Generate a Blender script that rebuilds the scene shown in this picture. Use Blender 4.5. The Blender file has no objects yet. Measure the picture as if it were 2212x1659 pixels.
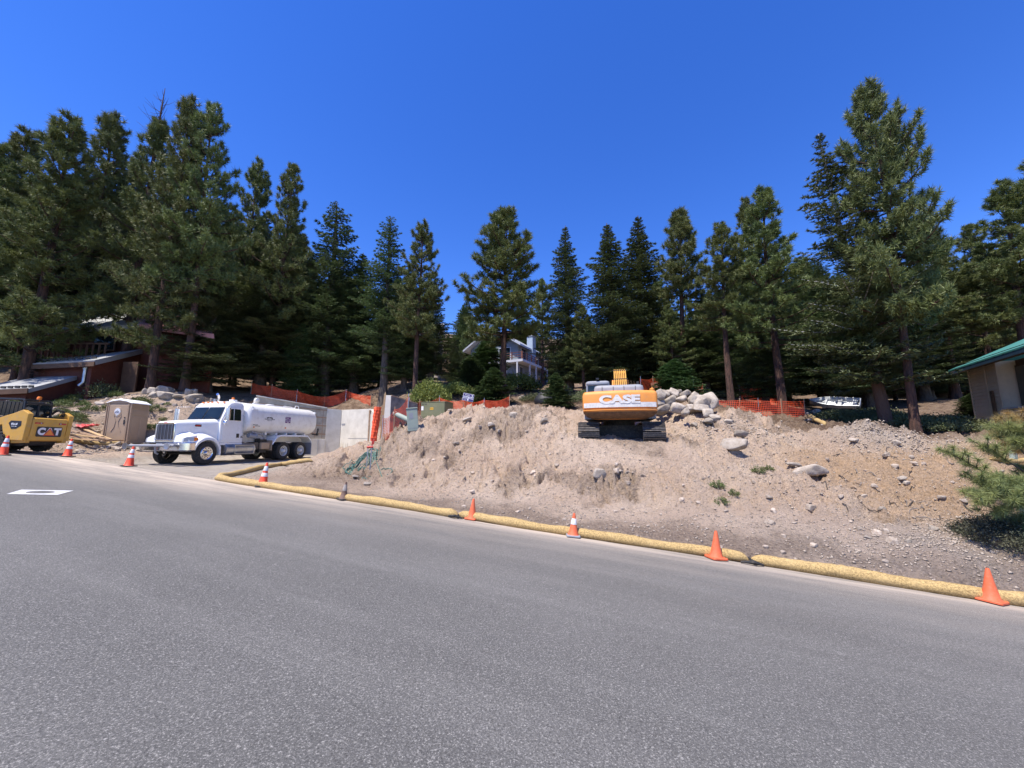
import bpy, bmesh, math, random
import numpy as np
from mathutils import Vector, Matrix
S = bpy.context.scene
COL = S.collection
PI = math.pi
# ------------------------------------------------------------------ camera, sky, sun, exposure
PITCH = math.atan((947-829.5)/831.0)
CH = 1.6
cam_d = bpy.data.cameras.new('camera'); cam = bpy.data.objects.new('camera', cam_d); COL.objects.link(cam)
cam.location = (0, 0, CH); cam.rotation_euler = (PI/2+PITCH, 0, 0)
cam_d.sensor_width = 36; cam_d.lens = 36*831/2212.0; cam_d.clip_start = .05; cam_d.clip_end = 3000
S.camera = cam
SUN = Vector((-.34, -.30, 1)).normalized()
sd = bpy.data.lights.new('sun', 'SUN'); sun = bpy.data.objects.new('sun', sd); COL.objects.link(sun)
sd.energy = 5.0; sd.angle = math.radians(.53); sd.color = (1, .93, .82)
sun.rotation_euler = SUN.to_track_quat('Z', 'Y').to_euler(); sun.location = (0, 0, 60)
wd = bpy.data.worlds.new('World'); S.world = wd; wd.use_nodes = True
nt = wd.node_tree; bg = nt.nodes['Background']
sky = nt.nodes.new('ShaderNodeTexSky'); sky.sky_type = 'NISHITA'; sky.sun_disc = False
sky.sun_elevation = math.asin(SUN.z); sky.sun_rotation = math.atan2(SUN.x, SUN.y)
sky.altitude = 2600; sky.air_density = 1.15; sky.dust_density = .15; sky.ozone_density = 3.2
hs = nt.nodes.new('ShaderNodeHueSaturation'); hs.inputs['Saturation'].default_value = 1.30; hs.inputs['Value'].default_value = 1.30; hs.inputs['Hue'].default_value = .519
nt.links.new(sky.outputs[0], hs.inputs['Color']); nt.links.new(hs.outputs[0], bg.inputs[0]); bg.inputs[1].default_value = .135
S.view_settings.view_transform = 'Standard'; S.view_settings.look = 'None'
S.view_settings.exposure = 0.68; S.view_settings.gamma = 1
S.render.engine = 'CYCLES'
S.cycles.max_bounces = 6; S.cycles.transparent_max_bounces = 8

# ------------------------------------------------------------------ layout helpers (photo measured on a 2212 wide copy)
cp, sp_ = math.cos(PITCH), math.sin(PITCH)
def W(u, v, t):
    a = (u-1106)/831; b = (829.5-v)/831
    return Vector((a*t, t*(cp-b*sp_), CH+t*(sp_+b*cp)))
def WY(u, v, Y):
    b = (829.5-v)/831
    return W(u, v, Y/(cp-b*sp_))
def hashn(ix, iy, seed):
    h = (ix.astype(np.int64)*374761393 + iy.astype(np.int64)*668265263 + seed*1274126177) & 0x7fffffff
    h = ((h ^ (h >> 13))*1274126177) & 0x7fffffff
    return ((h ^ (h >> 16)) & 0xffff)/65535.0
def vn(x, y, seed=0):
    ix = np.floor(x); iy = np.floor(y); fx = x-ix; fy = y-iy
    fx = fx*fx*fx*(fx*(fx*6-15)+10); fy = fy*fy*fy*(fy*(fy*6-15)+10)
    a = hashn(ix, iy, seed); b = hashn(ix+1, iy, seed); c = hashn(ix, iy+1, seed); d = hashn(ix+1, iy+1, seed)
    return (a+(b-a)*fx)*(1-fy)+(c+(d-c)*fx)*fy
def fbm(x, y, sc, octv=4, seed=0, rough=.5):
    s = 0; am = 1; tot = 0
    for k in range(octv):
        c, n = math.cos(k*1.3+.4), math.sin(k*1.3+.4)
        s = s+am*(vn((x*c-y*n)*sc+k*17.3, (x*n+y*c)*sc+k*7.1, seed+k)-.5)*2; tot += am; am *= rough; sc *= 2.03
    return s/tot
def sstep(t): t = np.clip(t, 0, 1); return t*t*(3-2*t)
# ------------------------------------------------------------------ terrain
CPX = [(1340,985,13.0),(1250,952,14.2),(1440,950,14.2),(1340,935,17.5),(1245,930,17),(1450,930,17),(1150,878,18),(1080,890,18),(1000,905,18),
(893,926,17),(945,902,20.8),(1003,886,20.3),(830,958,17.5),(900,962,16.3),(1000,960,15.6),(790,1015,16),(760,977,18.3),(800,964,18.8),(720,992,17.5),(700,1004,16.5),(850,1050,13.5),(1000,1050,12.8),(1100,1040,13),(1000,1090,10.6),
(1100,1100,10.2),(1250,1090,10.8),(1400,1112,9.8),(1400,1078,10.8),(1550,1130,9.0),(1550,1080,10.2),(1550,1000,12.4),(1550,930,15.5),(1500,890,19),(1450,872,20.5),
(1640,905,19),(1340,1000,12.6),(1340,1060,11.3),(1200,1000,13.2),(1200,950,14.8),(1200,900,16.8),(1700,1150,8.3),(1700,1080,9.8),(1700,1010,12),(1700,950,15),
(1700,903,20.5),(1850,925,17),(1850,1000,12.3),(1850,1100,9.2),(1850,1180,7.7),(1980,950,15.3),(1990,1000,12.4),(2000,1100,8.9),(2000,1190,7.3),(2100,1000,12.5),
(2100,1100,9),(2150,1200,7),(2200,1060,11),(2100,938,17.5),(2119,922,19),(2200,945,15.5),(1800,886,29),(2060,862,26),(1690,870,30),(1484,848,27),(1325,848,28),
(1228,848,30),(1085,850,30),(1110,855,54),(900,852,27),(828,855,30),(765,856,31),(1800,850,46),(1540,840,50),(1300,815,55),
(269,959,19.6),(232,957,19.7),(318,958,20.8),(69,971,15),(-60,965,15.5),(240,852,25),(150,872,22.3),(150,915,19),(60,905,19),(-20,870,20.5),(400,850,24.5),
(380,885,22.8),(330,930,21.3),(562,858,27.6),(640,868,28.6),(720,880,31),(800,886,29),(470,860,26),(60,845,30),(300,800,40),(1100,883,22.5),(1000,896,22.5),(1045,892,22),(700,800,50),(-200,850,30),(640,1040,13),(700,1040,13)]
cpts = [tuple(W(*c)) for c in CPX]
for (x, y, z) in [(-60,40,11),(-40,70,17),(0,90,20),(40,70,15),(60,35,5),(30,9,-.6),(45,20,2),(28,28,4.0),(-20,125,34),(30,125,32),(0,145,40),(-90,60,19),(90,60,14),(60,100,24),(-60,100,30),(13,5,-1.2),(20,3.5,-1.6),(-38,24,3.2),(-70,40,9)]:
    cpts.append((x, y, z))
EA, EB = 8.95, -.37                       # road edge  y = EA + EB x
EN = 1/math.sqrt(1+EB*EB)
for x in (-45,-30,-20,-14,-8,-4,-1,2,5,8,12,20,35):
    y = EA+EB*x+.5; cpts.append((x, y, -.0845*x-.04*y))
cpts = np.array(cpts)
def _U(r2): return np.where(r2 > 1e-12, r2*np.log(r2+1e-12), 0)
_s = 10.0
_P = cpts[:, :2]/_s; _n = len(cpts)
_K = _U(((_P[:, None]-_P[None])**2).sum(-1))+np.eye(_n)*.004
_Q = np.hstack([np.ones((_n, 1)), _P]); _A = np.zeros((_n+3, _n+3)); _A[:_n, :_n] = _K; _A[:_n, _n:] = _Q; _A[_n:, :_n] = _Q.T
_w = np.linalg.solve(_A, np.concatenate([cpts[:, 2], np.zeros(3)]))
def tps(x, y):
    x = x/_s; y = y/_s; z = _w[_n]+_w[_n+1]*x+_w[_n+2]*y
    for i in range(_n): z = z+_w[i]*_U((x-_P[i, 0])**2+(y-_P[i, 1])**2)
    return z
def plane(x, y): return -.0845*x-.04*y
PIT = [(-9.9,13.2,1.0),(-10.5,20,1.0),(-7.8,20.6,.6),(-8.7,24.2,.15),(-10.1,27.5,.15),(-12.85,29,.15),(-17.2,26,1.6),(-17.4,21.8,1.1),(-17.2,17.5,1.2),(-17.2,15.4,.8)]
def pit_blend(x, y):
    n = len(PIT); inside = np.zeros(x.shape, bool); best = np.full(x.shape, 1e9); wid = np.ones(x.shape)
    for i in range(n):
        x0, y0, w0 = PIT[i]; x1, y1, _ = PIT[(i+1) % n]
        c = ((y0 > y) != (y1 > y)) & (x < (x1-x0)*(y-y0)/(y1-y0+1e-9)+x0); inside ^= c
        dx, dy = x1-x0, y1-y0; t = np.clip(((x-x0)*dx+(y-y0)*dy)/(dx*dx+dy*dy), 0, 1)
        d = np.hypot(x-x0-t*dx, y-y0-t*dy); m = d < best; best = np.where(m, d, best); wid = np.where(m, w0, wid)
    return np.where(inside, 0, sstep(best/wid)), inside, best
BLOBS = [(1075,925,1.3),(960,975,1.0),(1330,1035,.7),(1660,1085,.7),(1450,975,.6),(1120,905,1.0),(1000,915,.8),(1230,1000,.5),(850,1000,.8),(1520,950,.7)]
def patchf(x, y):
    q = fbm(x, y, .6, 4, 301)
    for u, v, r in BLOBS:
        p = W(u, v, 16.3 if v < 960 else 14.5 if v < 1000 else 12.0 if v < 1060 else 10); q = q+.62*np.exp(-((x-p.x)**2+(y-p.y)**2)/(r*r))
    return sstep((q-.24)/.2)
def edge_s(x, y): return (y-EA-EB*x)*EN
PEAKS = [(W(1580,905,17.6),.25,1.0),(W(1150,885,17.8),-.1,1.3),(W(1640,915,16.8),.1,1.0),(W(1900,940,15.2),.35,1.2),(W(1000,930,17),.25,1.0),(W(1130,930,16),-.15,.7)]
def height(x, y, detail=True):
    x = np.asarray(x, float); y = np.asarray(y, float)
    s = edge_s(x, y); pl = plane(x, y)
    U = tps(x, y)
    for p, h, r in PEAKS:
        U = U+h*np.exp(-((x-p.x)**2+(y-p.y)**2)/(r*r))
    # dip in front of the excavator
    U = U-.25*np.exp(-((x-3.9)**2/1.4+(y-13.5)**2/.25))
    bl, ins, dist = pit_blend(x, y)
    drive = pl*.35+.65*(.32+(y-16)*.018)
    far = sstep((np.hypot(x, y)-60)/30)
    if detail:
        m = sstep((s-.6)/1.6)*(1-far)*bl
        mound = sstep((s-2.2)/1.5)*sstep((26-y)/8)*sstep((x+9.5)/2)*bl
        wx = x+.5*fbm(x, y, .9, 2, 5); wy = y+.5*fbm(x, y, .9, 2, 9)
        n1 = fbm(wx, wy, .8, 4, 11)
        rid = 1-np.abs(fbm(wx*1.0, wy*.55, 1.25, 4, 31, .55))*2.4
        cl = np.maximum(fbm(wx, wy, 5.5, 3, 51, .6), 0)
        pf = patchf(x, y)
        calm = 1-.85*np.exp(-((x-4.0)/2.2)**4-((y-13.9)/1.5)**4)
        sx_ = wx*.75+wy*.66; sy_ = -wx*.66+wy*.75
        strk = fbm(sx_*.45, sy_*2.6, 1.2, 4, 131, .6)
        hi = 1-np.abs(fbm(wx, wy, 3.2, 3, 151, .6))*2.6
        pit = sstep((fbm(wx, wy, 2.3, 3, 171, .55)-.20)/.10)
        mound = mound*calm
        hf = np.maximum(fbm(wx, wy, 5.2, 4, 191, .62), -.1); hk = 1-np.abs(fbm(x, y, 6.5, 3, 211, .6))*2.5
        U = U+mound*(.08*strk+pf*(.20*(hi-.4)-.22*pit+.07*fbm(x, y, 12, 2, 181))+.15*hf+.06*hk)
        sw = x*.95+.35*y+1.3*fbm(x, y, .5, 4, 401, .6); sw = sw-np.floor(sw); pg = sstep((fbm(x, y, .42, 3, 411)+.02)/.18)
        sw2 = x*2.3-.5*y+1.6*fbm(x, y, .9, 3, 421, .6); sw2 = sw2-np.floor(sw2)
        U = U-mound*.12; U = U+mound*pg*(.25*np.minimum(sw, (1-sw)*11)+.12*np.minimum(sw2, (1-sw2)*7))
        U = U+m*(.07*n1+.03*fbm(x, y, 4, 3, 70))+mound*(.20*n1+.12*(rid-.55)+.10*cl**1.2+.05*fbm(x,y,11,3,90))
        scarp = W(1020, 945, 16.2)
        q = (x-scarp.x)*.35+(y-scarp.y)+.35*fbm(x, y, 1.1, 3, 77)
        U = U+mound*.30*(sstep(q/.28+.5)-.5)*np.exp(-((x-scarp.x-.6)**2)/7.0-(y-scarp.y)**2/2.0)
        drive = drive+.012*fbm(x, y, 3, 3, 3)
    z = drive+(U-drive)*bl
    k = sstep(s/.9)
    z = pl-.03+(z-(pl-.03))*k
    return z
_cache = {}
def gz(x, y): return float(height(np.array([x]), np.array([y]))[0])
_T = np.concatenate([np.arange(3, 40, .05), np.arange(40, 120, .4)])
def hit(u, v):
    a = (u-1106)/831; b = (829.5-v)/831
    X = a*_T; Y = _T*(cp-b*sp_); Z = CH+_T*(sp_+b*cp)
    h = height(X, Y); i = np.argmax(Z <= h)
    if Z[i] > h[i]: i = len(_T)-1
    return Vector((X[i], Y[i], h[i])), _T[i]
# ------------------------------------------------------------------ materials
def newmat(name):
    m = bpy.data.materials.new(name); m.use_nodes = True; n = m.node_tree
    return m, n, n.nodes['Principled BSDF']
def setc(sock, c): sock.default_value = (c[0], c[1], c[2], 1)
def addn(n, t, **k):
    o = n.nodes.new(t)
    for a, b in k.items():
        if a in ('noise_dimensions','operation','blend_type','data_type','feature','attribute_name','wave_type','bands_direction','distance'): setattr(o, a, b)
    return o
def coords(n, kind='Object', scale=None):
    t = n.nodes.new('ShaderNodeTexCoord')
    if scale is None: return t.outputs[kind]
    mp = n.nodes.new('ShaderNodeMapping'); mp.inputs['Scale'].default_value = scale
    n.links.new(t.outputs[kind], mp.inputs[0]); return mp.outputs[0]
def noise(n, co, sc, det=4, rough=.55):
    o = n.nodes.new('ShaderNodeTexNoise'); o.inputs['Scale'].default_value = sc; o.inputs['Detail'].default_value = det; o.inputs['Roughness'].default_value = rough
    n.links.new(co, o.inputs['Vector']); return o.outputs['Fac']
def ramp(n, f, stops):
    r = n.nodes.new('ShaderNodeValToRGB'); e = r.color_ramp.elements
    while len(e) < len(stops): e.new(.5)
    for k, (p, c) in enumerate(stops):
        e[k].position = p; e[k].color = (c, c, c, 1) if isinstance(c, (int, float)) else (*c, 1)
    n.links.new(f, r.inputs[0]); return r.outputs[0]
def mix(n, f, a, b, bt='MIX'):
    o = n.nodes.new('ShaderNodeMix'); o.data_type = 'RGBA'; o.blend_type = bt
    if isinstance(f, (int, float)): o.inputs[0].default_value = f
    else: n.links.new(f, o.inputs[0])
    for s, q in ((6, a), (7, b)):
        if isinstance(q, tuple): o.inputs[s].default_value = (*q, 1)
        else: n.links.new(q, o.inputs[s])
    return o.outputs[2]
def mth(n, op, a, b=None):
    o = n.nodes.new('ShaderNodeMath'); o.operation = op
    for s, q in ((0, a), (1, b)):
        if q is None: continue
        if isinstance(q, (int, float)): o.inputs[s].default_value = q
        else: n.links.new(q, o.inputs[s])
    return o.outputs[0]
def bump(n, bs, h, st=.3, dist=.02):
    b = n.nodes.new('ShaderNodeBump'); b.inputs['Strength'].default_value = st; b.inputs['Distance'].default_value = dist
    n.links.new(h, b.inputs['Height']); n.links.new(b.outputs[0], bs.inputs['Normal'])
def mat(name, c, rough=.6, metal=0, var=.15, vs=3.0, c2=None, bst=0, bsc=20, dirt=0, coat=0, bd=.01):
    m, n, bs = newmat(name); co = coords(n)
    f = noise(n, co, vs, 5, .6); c2 = c2 or tuple(max(0, q*(1-var*2)) for q in c)
    cc = mix(n, ramp(n, f, [(.35, 0), (.65, 1)]), c, c2)
    if dirt:
        f2 = noise(n, co, vs*2.7, 6, .7); cc = mix(n, mth(n, 'MULTIPLY', ramp(n, f2, [(.5, 0), (.72, 1)]), dirt), cc, (.33, .26, .19))
        n.links.new(mth(n, 'ADD', mth(n, 'MULTIPLY', f2, .3), rough-.1), bs.inputs['Roughness'])
    else: bs.inputs['Roughness'].default_value = rough
    n.links.new(cc, bs.inputs['Base Color']); bs.inputs['Metallic'].default_value = metal
    if coat: bs.inputs['Coat Weight'].default_value = coat; bs.inputs['Coat Roughness'].default_value = .08
    if bst: bump(n, bs, noise(n, co, bsc, 4, .6), bst, bd)
    return m
M = {}
M['white'] = mat('white_paint', (.80,.80,.79), .32, 0, .03, 1.5, dirt=.22, coat=.3)
M['whitecap'] = mat('white_plastic', (.82,.82,.80), .5, 0, .04, 2)
M['tank'] = mat('tank_paint', (.80,.79,.77), .35, 0, .04, 1.2, dirt=.3, coat=.2)
M['chrome'] = mat('chrome', (.75,.75,.76), .12, 1, .05, 3, dirt=.1)
M['alu'] = mat('aluminium', (.55,.56,.58), .38, 1, .12, 4, dirt=.15)
M['grille'] = mat('grille_mesh', (.09,.09,.10), .5, .6, .2, 30, bst=.5, bsc=80)
M['rubber'] = mat('tyre_rubber', (.022,.022,.023), .75, 0, .2, 6, dirt=.25)
M['black'] = mat('black_plastic', (.02,.02,.022), .45, 0, .2, 6)
M['darksteel'] = mat('dark_steel', (.05,.048,.046), .6, .4, .2, 6, dirt=.4)
M['glass'] = mat('dark_glass', (.012,.02,.022), .06, 0, .2, 2)
M['amber'] = mat('amber_lens', (.85,.22,.02), .25, 0, .05, 4)
M['redlens'] = mat('red_lens', (.45,.02,.02), .25, 0, .05, 4)
M['lens'] = mat('clear_lens', (.42,.43,.43), .08, 0, .05, 4)
M['beige'] = mat('beige_plastic', (.44,.31,.20), .55, 0, .05, 1.4, c2=(.40,.28,.18), dirt=.35)
M['yellow'] = mat('machine_yellow', (.62,.34,.055), .45, 0, .08, 2, dirt=.45)
M['orange'] = mat('machine_orange', (.75,.29,.05), .5, 0, .05, 1.5, c2=(.66,.25,.045), dirt=.35)
M['stripe'] = mat('worn_white_paint', (.74,.72,.68), .55, 0, .1, 5, dirt=.5)
M['rust'] = mat('rusty_steel', (.17,.09,.045), .8, .1, .2, 6, dirt=.3)
M['greyp'] = mat('grey_machine_paint', (.27,.28,.31), .5, 0, .08, 3, dirt=.3)
M['track'] = mat('track_steel', (.115,.105,.10), .5, .5, .25, 7, dirt=.6)
M['cone'] = mat('cone_orange', (.86,.075,.025), .5, 0, .06, 6, dirt=.12)
M['conefade'] = mat('faded_cone_orange', (.66,.125,.045), .6, 0, .08, 6, dirt=.25)
M['conedark'] = mat('dirty_cone', (.17,.10,.075), .75, 0, .2, 9, dirt=.4)
M['band'] = mat('reflective_band', (.70,.70,.72), .4, 0, .12, 12, dirt=.15)
M['conebase'] = mat('cone_base_rubber', (.035,.03,.03), .8, 0, .2, 6, dirt=.4)
M['redhose'] = mat('red_paint', (.55,.06,.04), .5, 0, .1, 6)
M['hose'] = mat('green_hose', (.05,.13,.10), .5, 0, .1, 6, c2=(.09,.19,.16))
M['box'] = mat('olive_green_paint', (.17,.175,.09), .5, 0, .06, 1.5, dirt=.25)
M['ped'] = mat('grey_green_paint', (.27,.32,.27), .6, 0, .05, 3, dirt=.15)
M['purple'] = mat('purple_paint', (.17,.05,.22), .5, 0, .1, 8)
M['navy'] = mat('navy_sign_paint', (.07,.05,.19), .5, 0, .1, 8)
M['signwhite'] = mat('sign_white', (.8,.8,.8), .5, 0, .05, 8)
M['text'] = mat('dark_lettering', (.05,.05,.05), .6, 0, .05, 8)
M['blackpaint'] = mat('black_decal', (.015,.013,.018), .4, 0, .05, 8)
M['tri'] = mat('orange_triangle', (.85,.25,.03), .4, 0, .05, 8)
M['trired'] = mat('red_triangle_edge', (.55,.04,.03), .4, 0, .05, 8)
M['yellowlabel'] = mat('yellow_sticker', (.75,.42,.03), .5, 0, .05, 8)
M['lumber'] = mat('sawn_lumber', (.55,.37,.19), .75, 0, .12, 5, dirt=.2)
M['lumber2'] = mat('weathered_lumber', (.38,.25,.16), .85, 0, .18, 7, dirt=.3)
M['redsheet'] = mat('faded_red_plastic', (.72,.10,.10), .6, 0, .1, 6, bst=.6, bsc=12)
M['concrete'] = mat('concrete', (.66,.62,.55), .85, 0, .08, 1.3, c2=(.52,.485,.42), bst=.25, bsc=18, dirt=.12)
M['block'] = mat('concrete_block', (.46,.41,.32), .9, 0, .12, 2.2, c2=(.30,.26,.20), bst=.5, bsc=14, dirt=.25)
M['formdark'] = mat('dark_form_panel', (.10,.085,.085), .8, 0, .25, 3, c2=(.19,.165,.15))
M['net'] = mat('orange_mesh_plastic', (.84,.105,.03), .55, 0, .05, 2)
M['boat'] = mat('boat_aluminium', (.47,.49,.52), .45, .4, .08, 3)
M['tarp'] = mat('black_tarp', (.012,.012,.016), .6, 0, .2, 3)
def rock_mat(name, c, c2):
    m, n, bs = newmat(name); co = coords(n); oi = n.nodes.new('ShaderNodeObjectInfo')
    f = noise(n, co, 2.2, 6, .65); cc = mix(n, ramp(n, f, [(.38, 0), (.62, 1)]), c, c2)
    f2 = noise(n, co, 30, 3, .7); cc = mix(n, mth(n,'MULTIPLY',ramp(n, f2, [(.55, 0), (.7, 1)]),.35), cc, (.12,.11,.10))
    h = n.nodes.new('ShaderNodeHueSaturation'); n.links.new(mth(n,'ADD',mth(n,'MULTIPLY',oi.outputs['Random'],.45),.72), h.inputs['Value']); n.links.new(cc, h.inputs['Color'])
    n.links.new(h.outputs[0], bs.inputs['Base Color']); bs.inputs['Roughness'].default_value = .85
    bump(n, bs, noise(n, co, 9, 6, .7), .6, .05); return m
M['granite'] = rock_mat('granite', (.42,.365,.305), (.30,.25,.20))
M['pebble'] = rock_mat('pebble_stone', (.52,.44,.36), (.38,.30,.235))
def bark(name, c, c2):
    m, n, bs = newmat(name); co = coords(n, 'Object', (7, 7, 1.3)); f = noise(n, co, 1.3, 6, .7)
    n.links.new(mix(n, ramp(n, f, [(.36, 0), (.62, 1)]), c, c2), bs.inputs['Base Color']); bs.inputs['Roughness'].default_value = .9
    bump(n, bs, f, 1.0, .12); return m
M['bark_pine'] = bark('pine_bark', (.028,.017,.013), (.125,.062,.042))
M['bark_fir'] = bark('fir_bark', (.05,.040,.033), (.14,.11,.09))
M['bark_pale'] = bark('pale_bark', (.30,.29,.28), (.55,.54,.53))
def _pale():
    n = M['bark_pale'].node_tree; bs = n.nodes['Principled BSDF']; src = bs.inputs['Base Color'].links[0].from_socket
    co = coords(n); sx = n.nodes.new('ShaderNodeSeparateXYZ'); n.links.new(co, sx.inputs[0]); k = mth(n, 'ADD', mth(n, 'MULTIPLY', sx.outputs[2], .12), mth(n, 'MULTIPLY', noise(n, co, 2.0), .5))
    n.links.new(mix(n, ramp(n, k, [(.55, 0), (.8, 1)]), (.12,.075,.055), src), bs.inputs['Base Color'])
_pale()
M['deadwood'] = bark('dead_wood', (.16,.14,.13), (.30,.27,.25))
def leaf(name, c, c2, tr=.16, rough=.55):
    m, n, bs = newmat(name); co = coords(n); oi = n.nodes.new('ShaderNodeObjectInfo')
    f = noise(n, co, .9, 3, .6); cc = mix(n, ramp(n, f, [(.35, 0), (.65, 1)]), c, c2)
    h = n.nodes.new('ShaderNodeHueSaturation'); n.links.new(mth(n,'ADD',mth(n,'MULTIPLY',oi.outputs['Random'],.04),.48), h.inputs['Hue'])
    n.links.new(mth(n,'ADD',mth(n,'MULTIPLY',oi.outputs['Random'],.4),.8), h.inputs['Value'])
    n.links.new(cc, h.inputs['Color']); n.links.new(h.outputs[0], bs.inputs['Base Color']); bs.inputs['Roughness'].default_value = rough
    bs.inputs['Specular IOR Level'].default_value = .35
    t = n.nodes.new('ShaderNodeBsdfTranslucent'); n.links.new(h.outputs[0], t.inputs[0])
    ms = n.nodes.new('ShaderNodeMixShader'); ms.inputs[0].default_value = tr
    n.links.new(bs.outputs[0], ms.inputs[1]); n.links.new(t.outputs[0], ms.inputs[2]); n.links.new(ms.outputs[0], n.nodes['Material Output'].inputs[0])
    return m
M['pine'] = leaf('pine_needles', (.155,.175,.052), (.092,.122,.040))
M['fir'] = leaf('fir_needles', (.075,.115,.048), (.115,.145,.058))
M['firpale'] = leaf('pale_fir_needles', (.14,.18,.075), (.09,.13,.05))
M['firbright'] = leaf('young_fir_needles', (.085,.135,.045), (.065,.11,.04))
M['shrub'] = leaf('shrub_leaves', (.12,.15,.04), (.08,.11,.035))
M['shrubdark'] = leaf('dark_shrub_leaves', (.055,.065,.035), (.10,.095,.06))
M['manz'] = leaf('ground_shrub_leaves', (.13,.15,.06), (.10,.11,.055))
M['yelshrub'] = leaf('yellow_green_leaves', (.20,.23,.045), (.14,.18,.04))
M['longneedle'] = leaf('long_pine_needles', (.20,.26,.10), (.25,.27,.09))
M['dryneedle'] = leaf('dry_pine_needles', (.30,.17,.06), (.22,.15,.06))
# straw wattle
def mk_straw():
    m, n, bs = newmat('straw_netting'); co = coords(n)
    f = noise(n, co, 42, 5, .8); g = noise(n, co, 2.0, 3)
    c = mix(n, ramp(n, f, [(.38, 0), (.6, 1)]), (.18,.115,.045), (.54,.38,.155)); c = mix(n, mth(n,'MULTIPLY',ramp(n, g, [(.5,0),(.7,1)]),.4), c, (.50,.36,.17))
    n.links.new(c, bs.inputs['Base Color']); bs.inputs['Roughness'].default_value = .85; bump(n, bs, f, .7, .012); return m
M['straw'] = mk_straw()
def mk_asphalt():
    m, n, bs = newmat('asphalt'); co = coords(n)
    rot = n.nodes.new('ShaderNodeMapping'); rot.inputs['Rotation'].default_value = (0, 0, math.atan(.37)); n.links.new(co, rot.inputs[0])
    st = n.nodes.new('ShaderNodeMapping'); st.inputs['Scale'].default_value = (.07, 1.0, 1); n.links.new(rot.outputs[0], st.inputs[0])
    sp = noise(n, co, 85, 4, .85); sp2 = noise(n, co, 62, 4, .8); big = noise(n, co, .35, 4); strk = noise(n, st.outputs[0], 1.5, 6, .65)
    c = mix(n, ramp(n, big, [(.3, 0), (.7, 1)]), (.088,.086,.081), (.116,.113,.107))
    c = mix(n, mth(n,'MULTIPLY',ramp(n, strk, [(.48, 0), (.68, 1)]),.5), c, (.165,.16,.15))
    c = mix(n, ramp(n, sp, [(.36, .95), (.49, 0)]), c, (.030,.029,.028))
    c = mix(n, ramp(n, sp2, [(.565, 0), (.66, .9)]), c, (.36,.345,.32))
    c = mix(n, ramp(n, sp, [(.57, 0), (.66, .85)]), c, (.44,.42,.39))
    at = n.nodes.new('ShaderNodeAttribute'); at.attribute_name = 'dust'
    dn = noise(n, st.outputs[0], 2.6, 6, .7); df = mth(n, 'MULTIPLY', at.outputs['Fac'], ramp(n, dn, [(.33, .25), (.6, 1)]))
    c = mix(n, df, c, (.48,.40,.32))
    n.links.new(c, bs.inputs['Base Color']); bs.inputs['Roughness'].default_value = .88
    bump(n, bs, mth(n, 'ADD', sp, sp2), .55, .012); return m
M['asphalt'] = mk_asphalt()
def mk_ground():
    m, n, bs = newmat('earth'); co = coords(n)
    at = n.nodes.new('ShaderNodeVertexColor'); at.layer_name = 'mask'; se = n.nodes.new('ShaderNodeSeparateColor'); n.links.new(at.outputs[0], se.inputs[0])
    b1 = noise(n, co, .45, 5, .6); b2 = noise(n, co, 2.3, 6, .7); b3 = noise(n, co, 17, 5, .75); b4 = noise(n, co, 60, 3, .7)
    dirt = mix(n, ramp(n, b1, [(.38, 0), (.62, 1)]), (.74,.575,.435), (.64,.47,.34))
    dirt = mix(n, ramp(n, b2, [(.48, 0), (.66, .6)]), dirt, (.50,.375,.275))
    dirt = mix(n, ramp(n, b3, [(.33, .95), (.445, 0)]), dirt, (.17,.12,.085))
    dirt = mix(n, ramp(n, b4, [(.58, 0), (.70, .7)]), dirt, (.75,.66,.56))
    dark = mix(n, ramp(n, b3, [(.4, 0), (.6, 1)]), (.17,.12,.085), (.42,.31,.225))
    duff = mix(n, ramp(n, b2, [(.4, 0), (.6, 1)]), (.17,.105,.065), (.34,.24,.16))
    duff = mix(n, ramp(n, b3, [(.35, .8), (.5, 0)]), duff, (.07,.045,.03))
    grey = mix(n, ramp(n, b3, [(.35, 0), (.62, 1)]), (.34,.29,.24), (.60,.53,.46))
    dusty = mix(n, ramp(n, b2, [(.35, 0), (.65, 1)]), (.50,.42,.34), (.62,.55,.46))
    tanc = mix(n, ramp(n, b3, [(.35, 0), (.6, 1)]), (.42,.27,.15), (.68,.47,.29))
    c = mix(n, se.outputs[1], dirt, dark); c = mix(n, se.outputs[2], c, grey); c = mix(n, se.outputs[0], c, duff)
    a2 = n.nodes.new('ShaderNodeVertexColor'); a2.layer_name = 'mask2'; s2 = n.nodes.new('ShaderNodeSeparateColor'); n.links.new(a2.outputs[0], s2.inputs[0])
    c = mix(n, s2.outputs[0], c, dusty); c = mix(n, s2.outputs[1], c, tanc)
    n.links.new(c, bs.inputs['Base Color']); bs.inputs['Roughness'].default_value = .95
    bump(n, bs, mth(n, 'ADD', mth(n,'MULTIPLY',b3,1.4), mth(n,'ADD',mth(n,'MULTIPLY',b2,2.2), mth(n,'MULTIPLY',b4,.45))), 1.0, .13); return m
M['earth'] = mk_ground()
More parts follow.
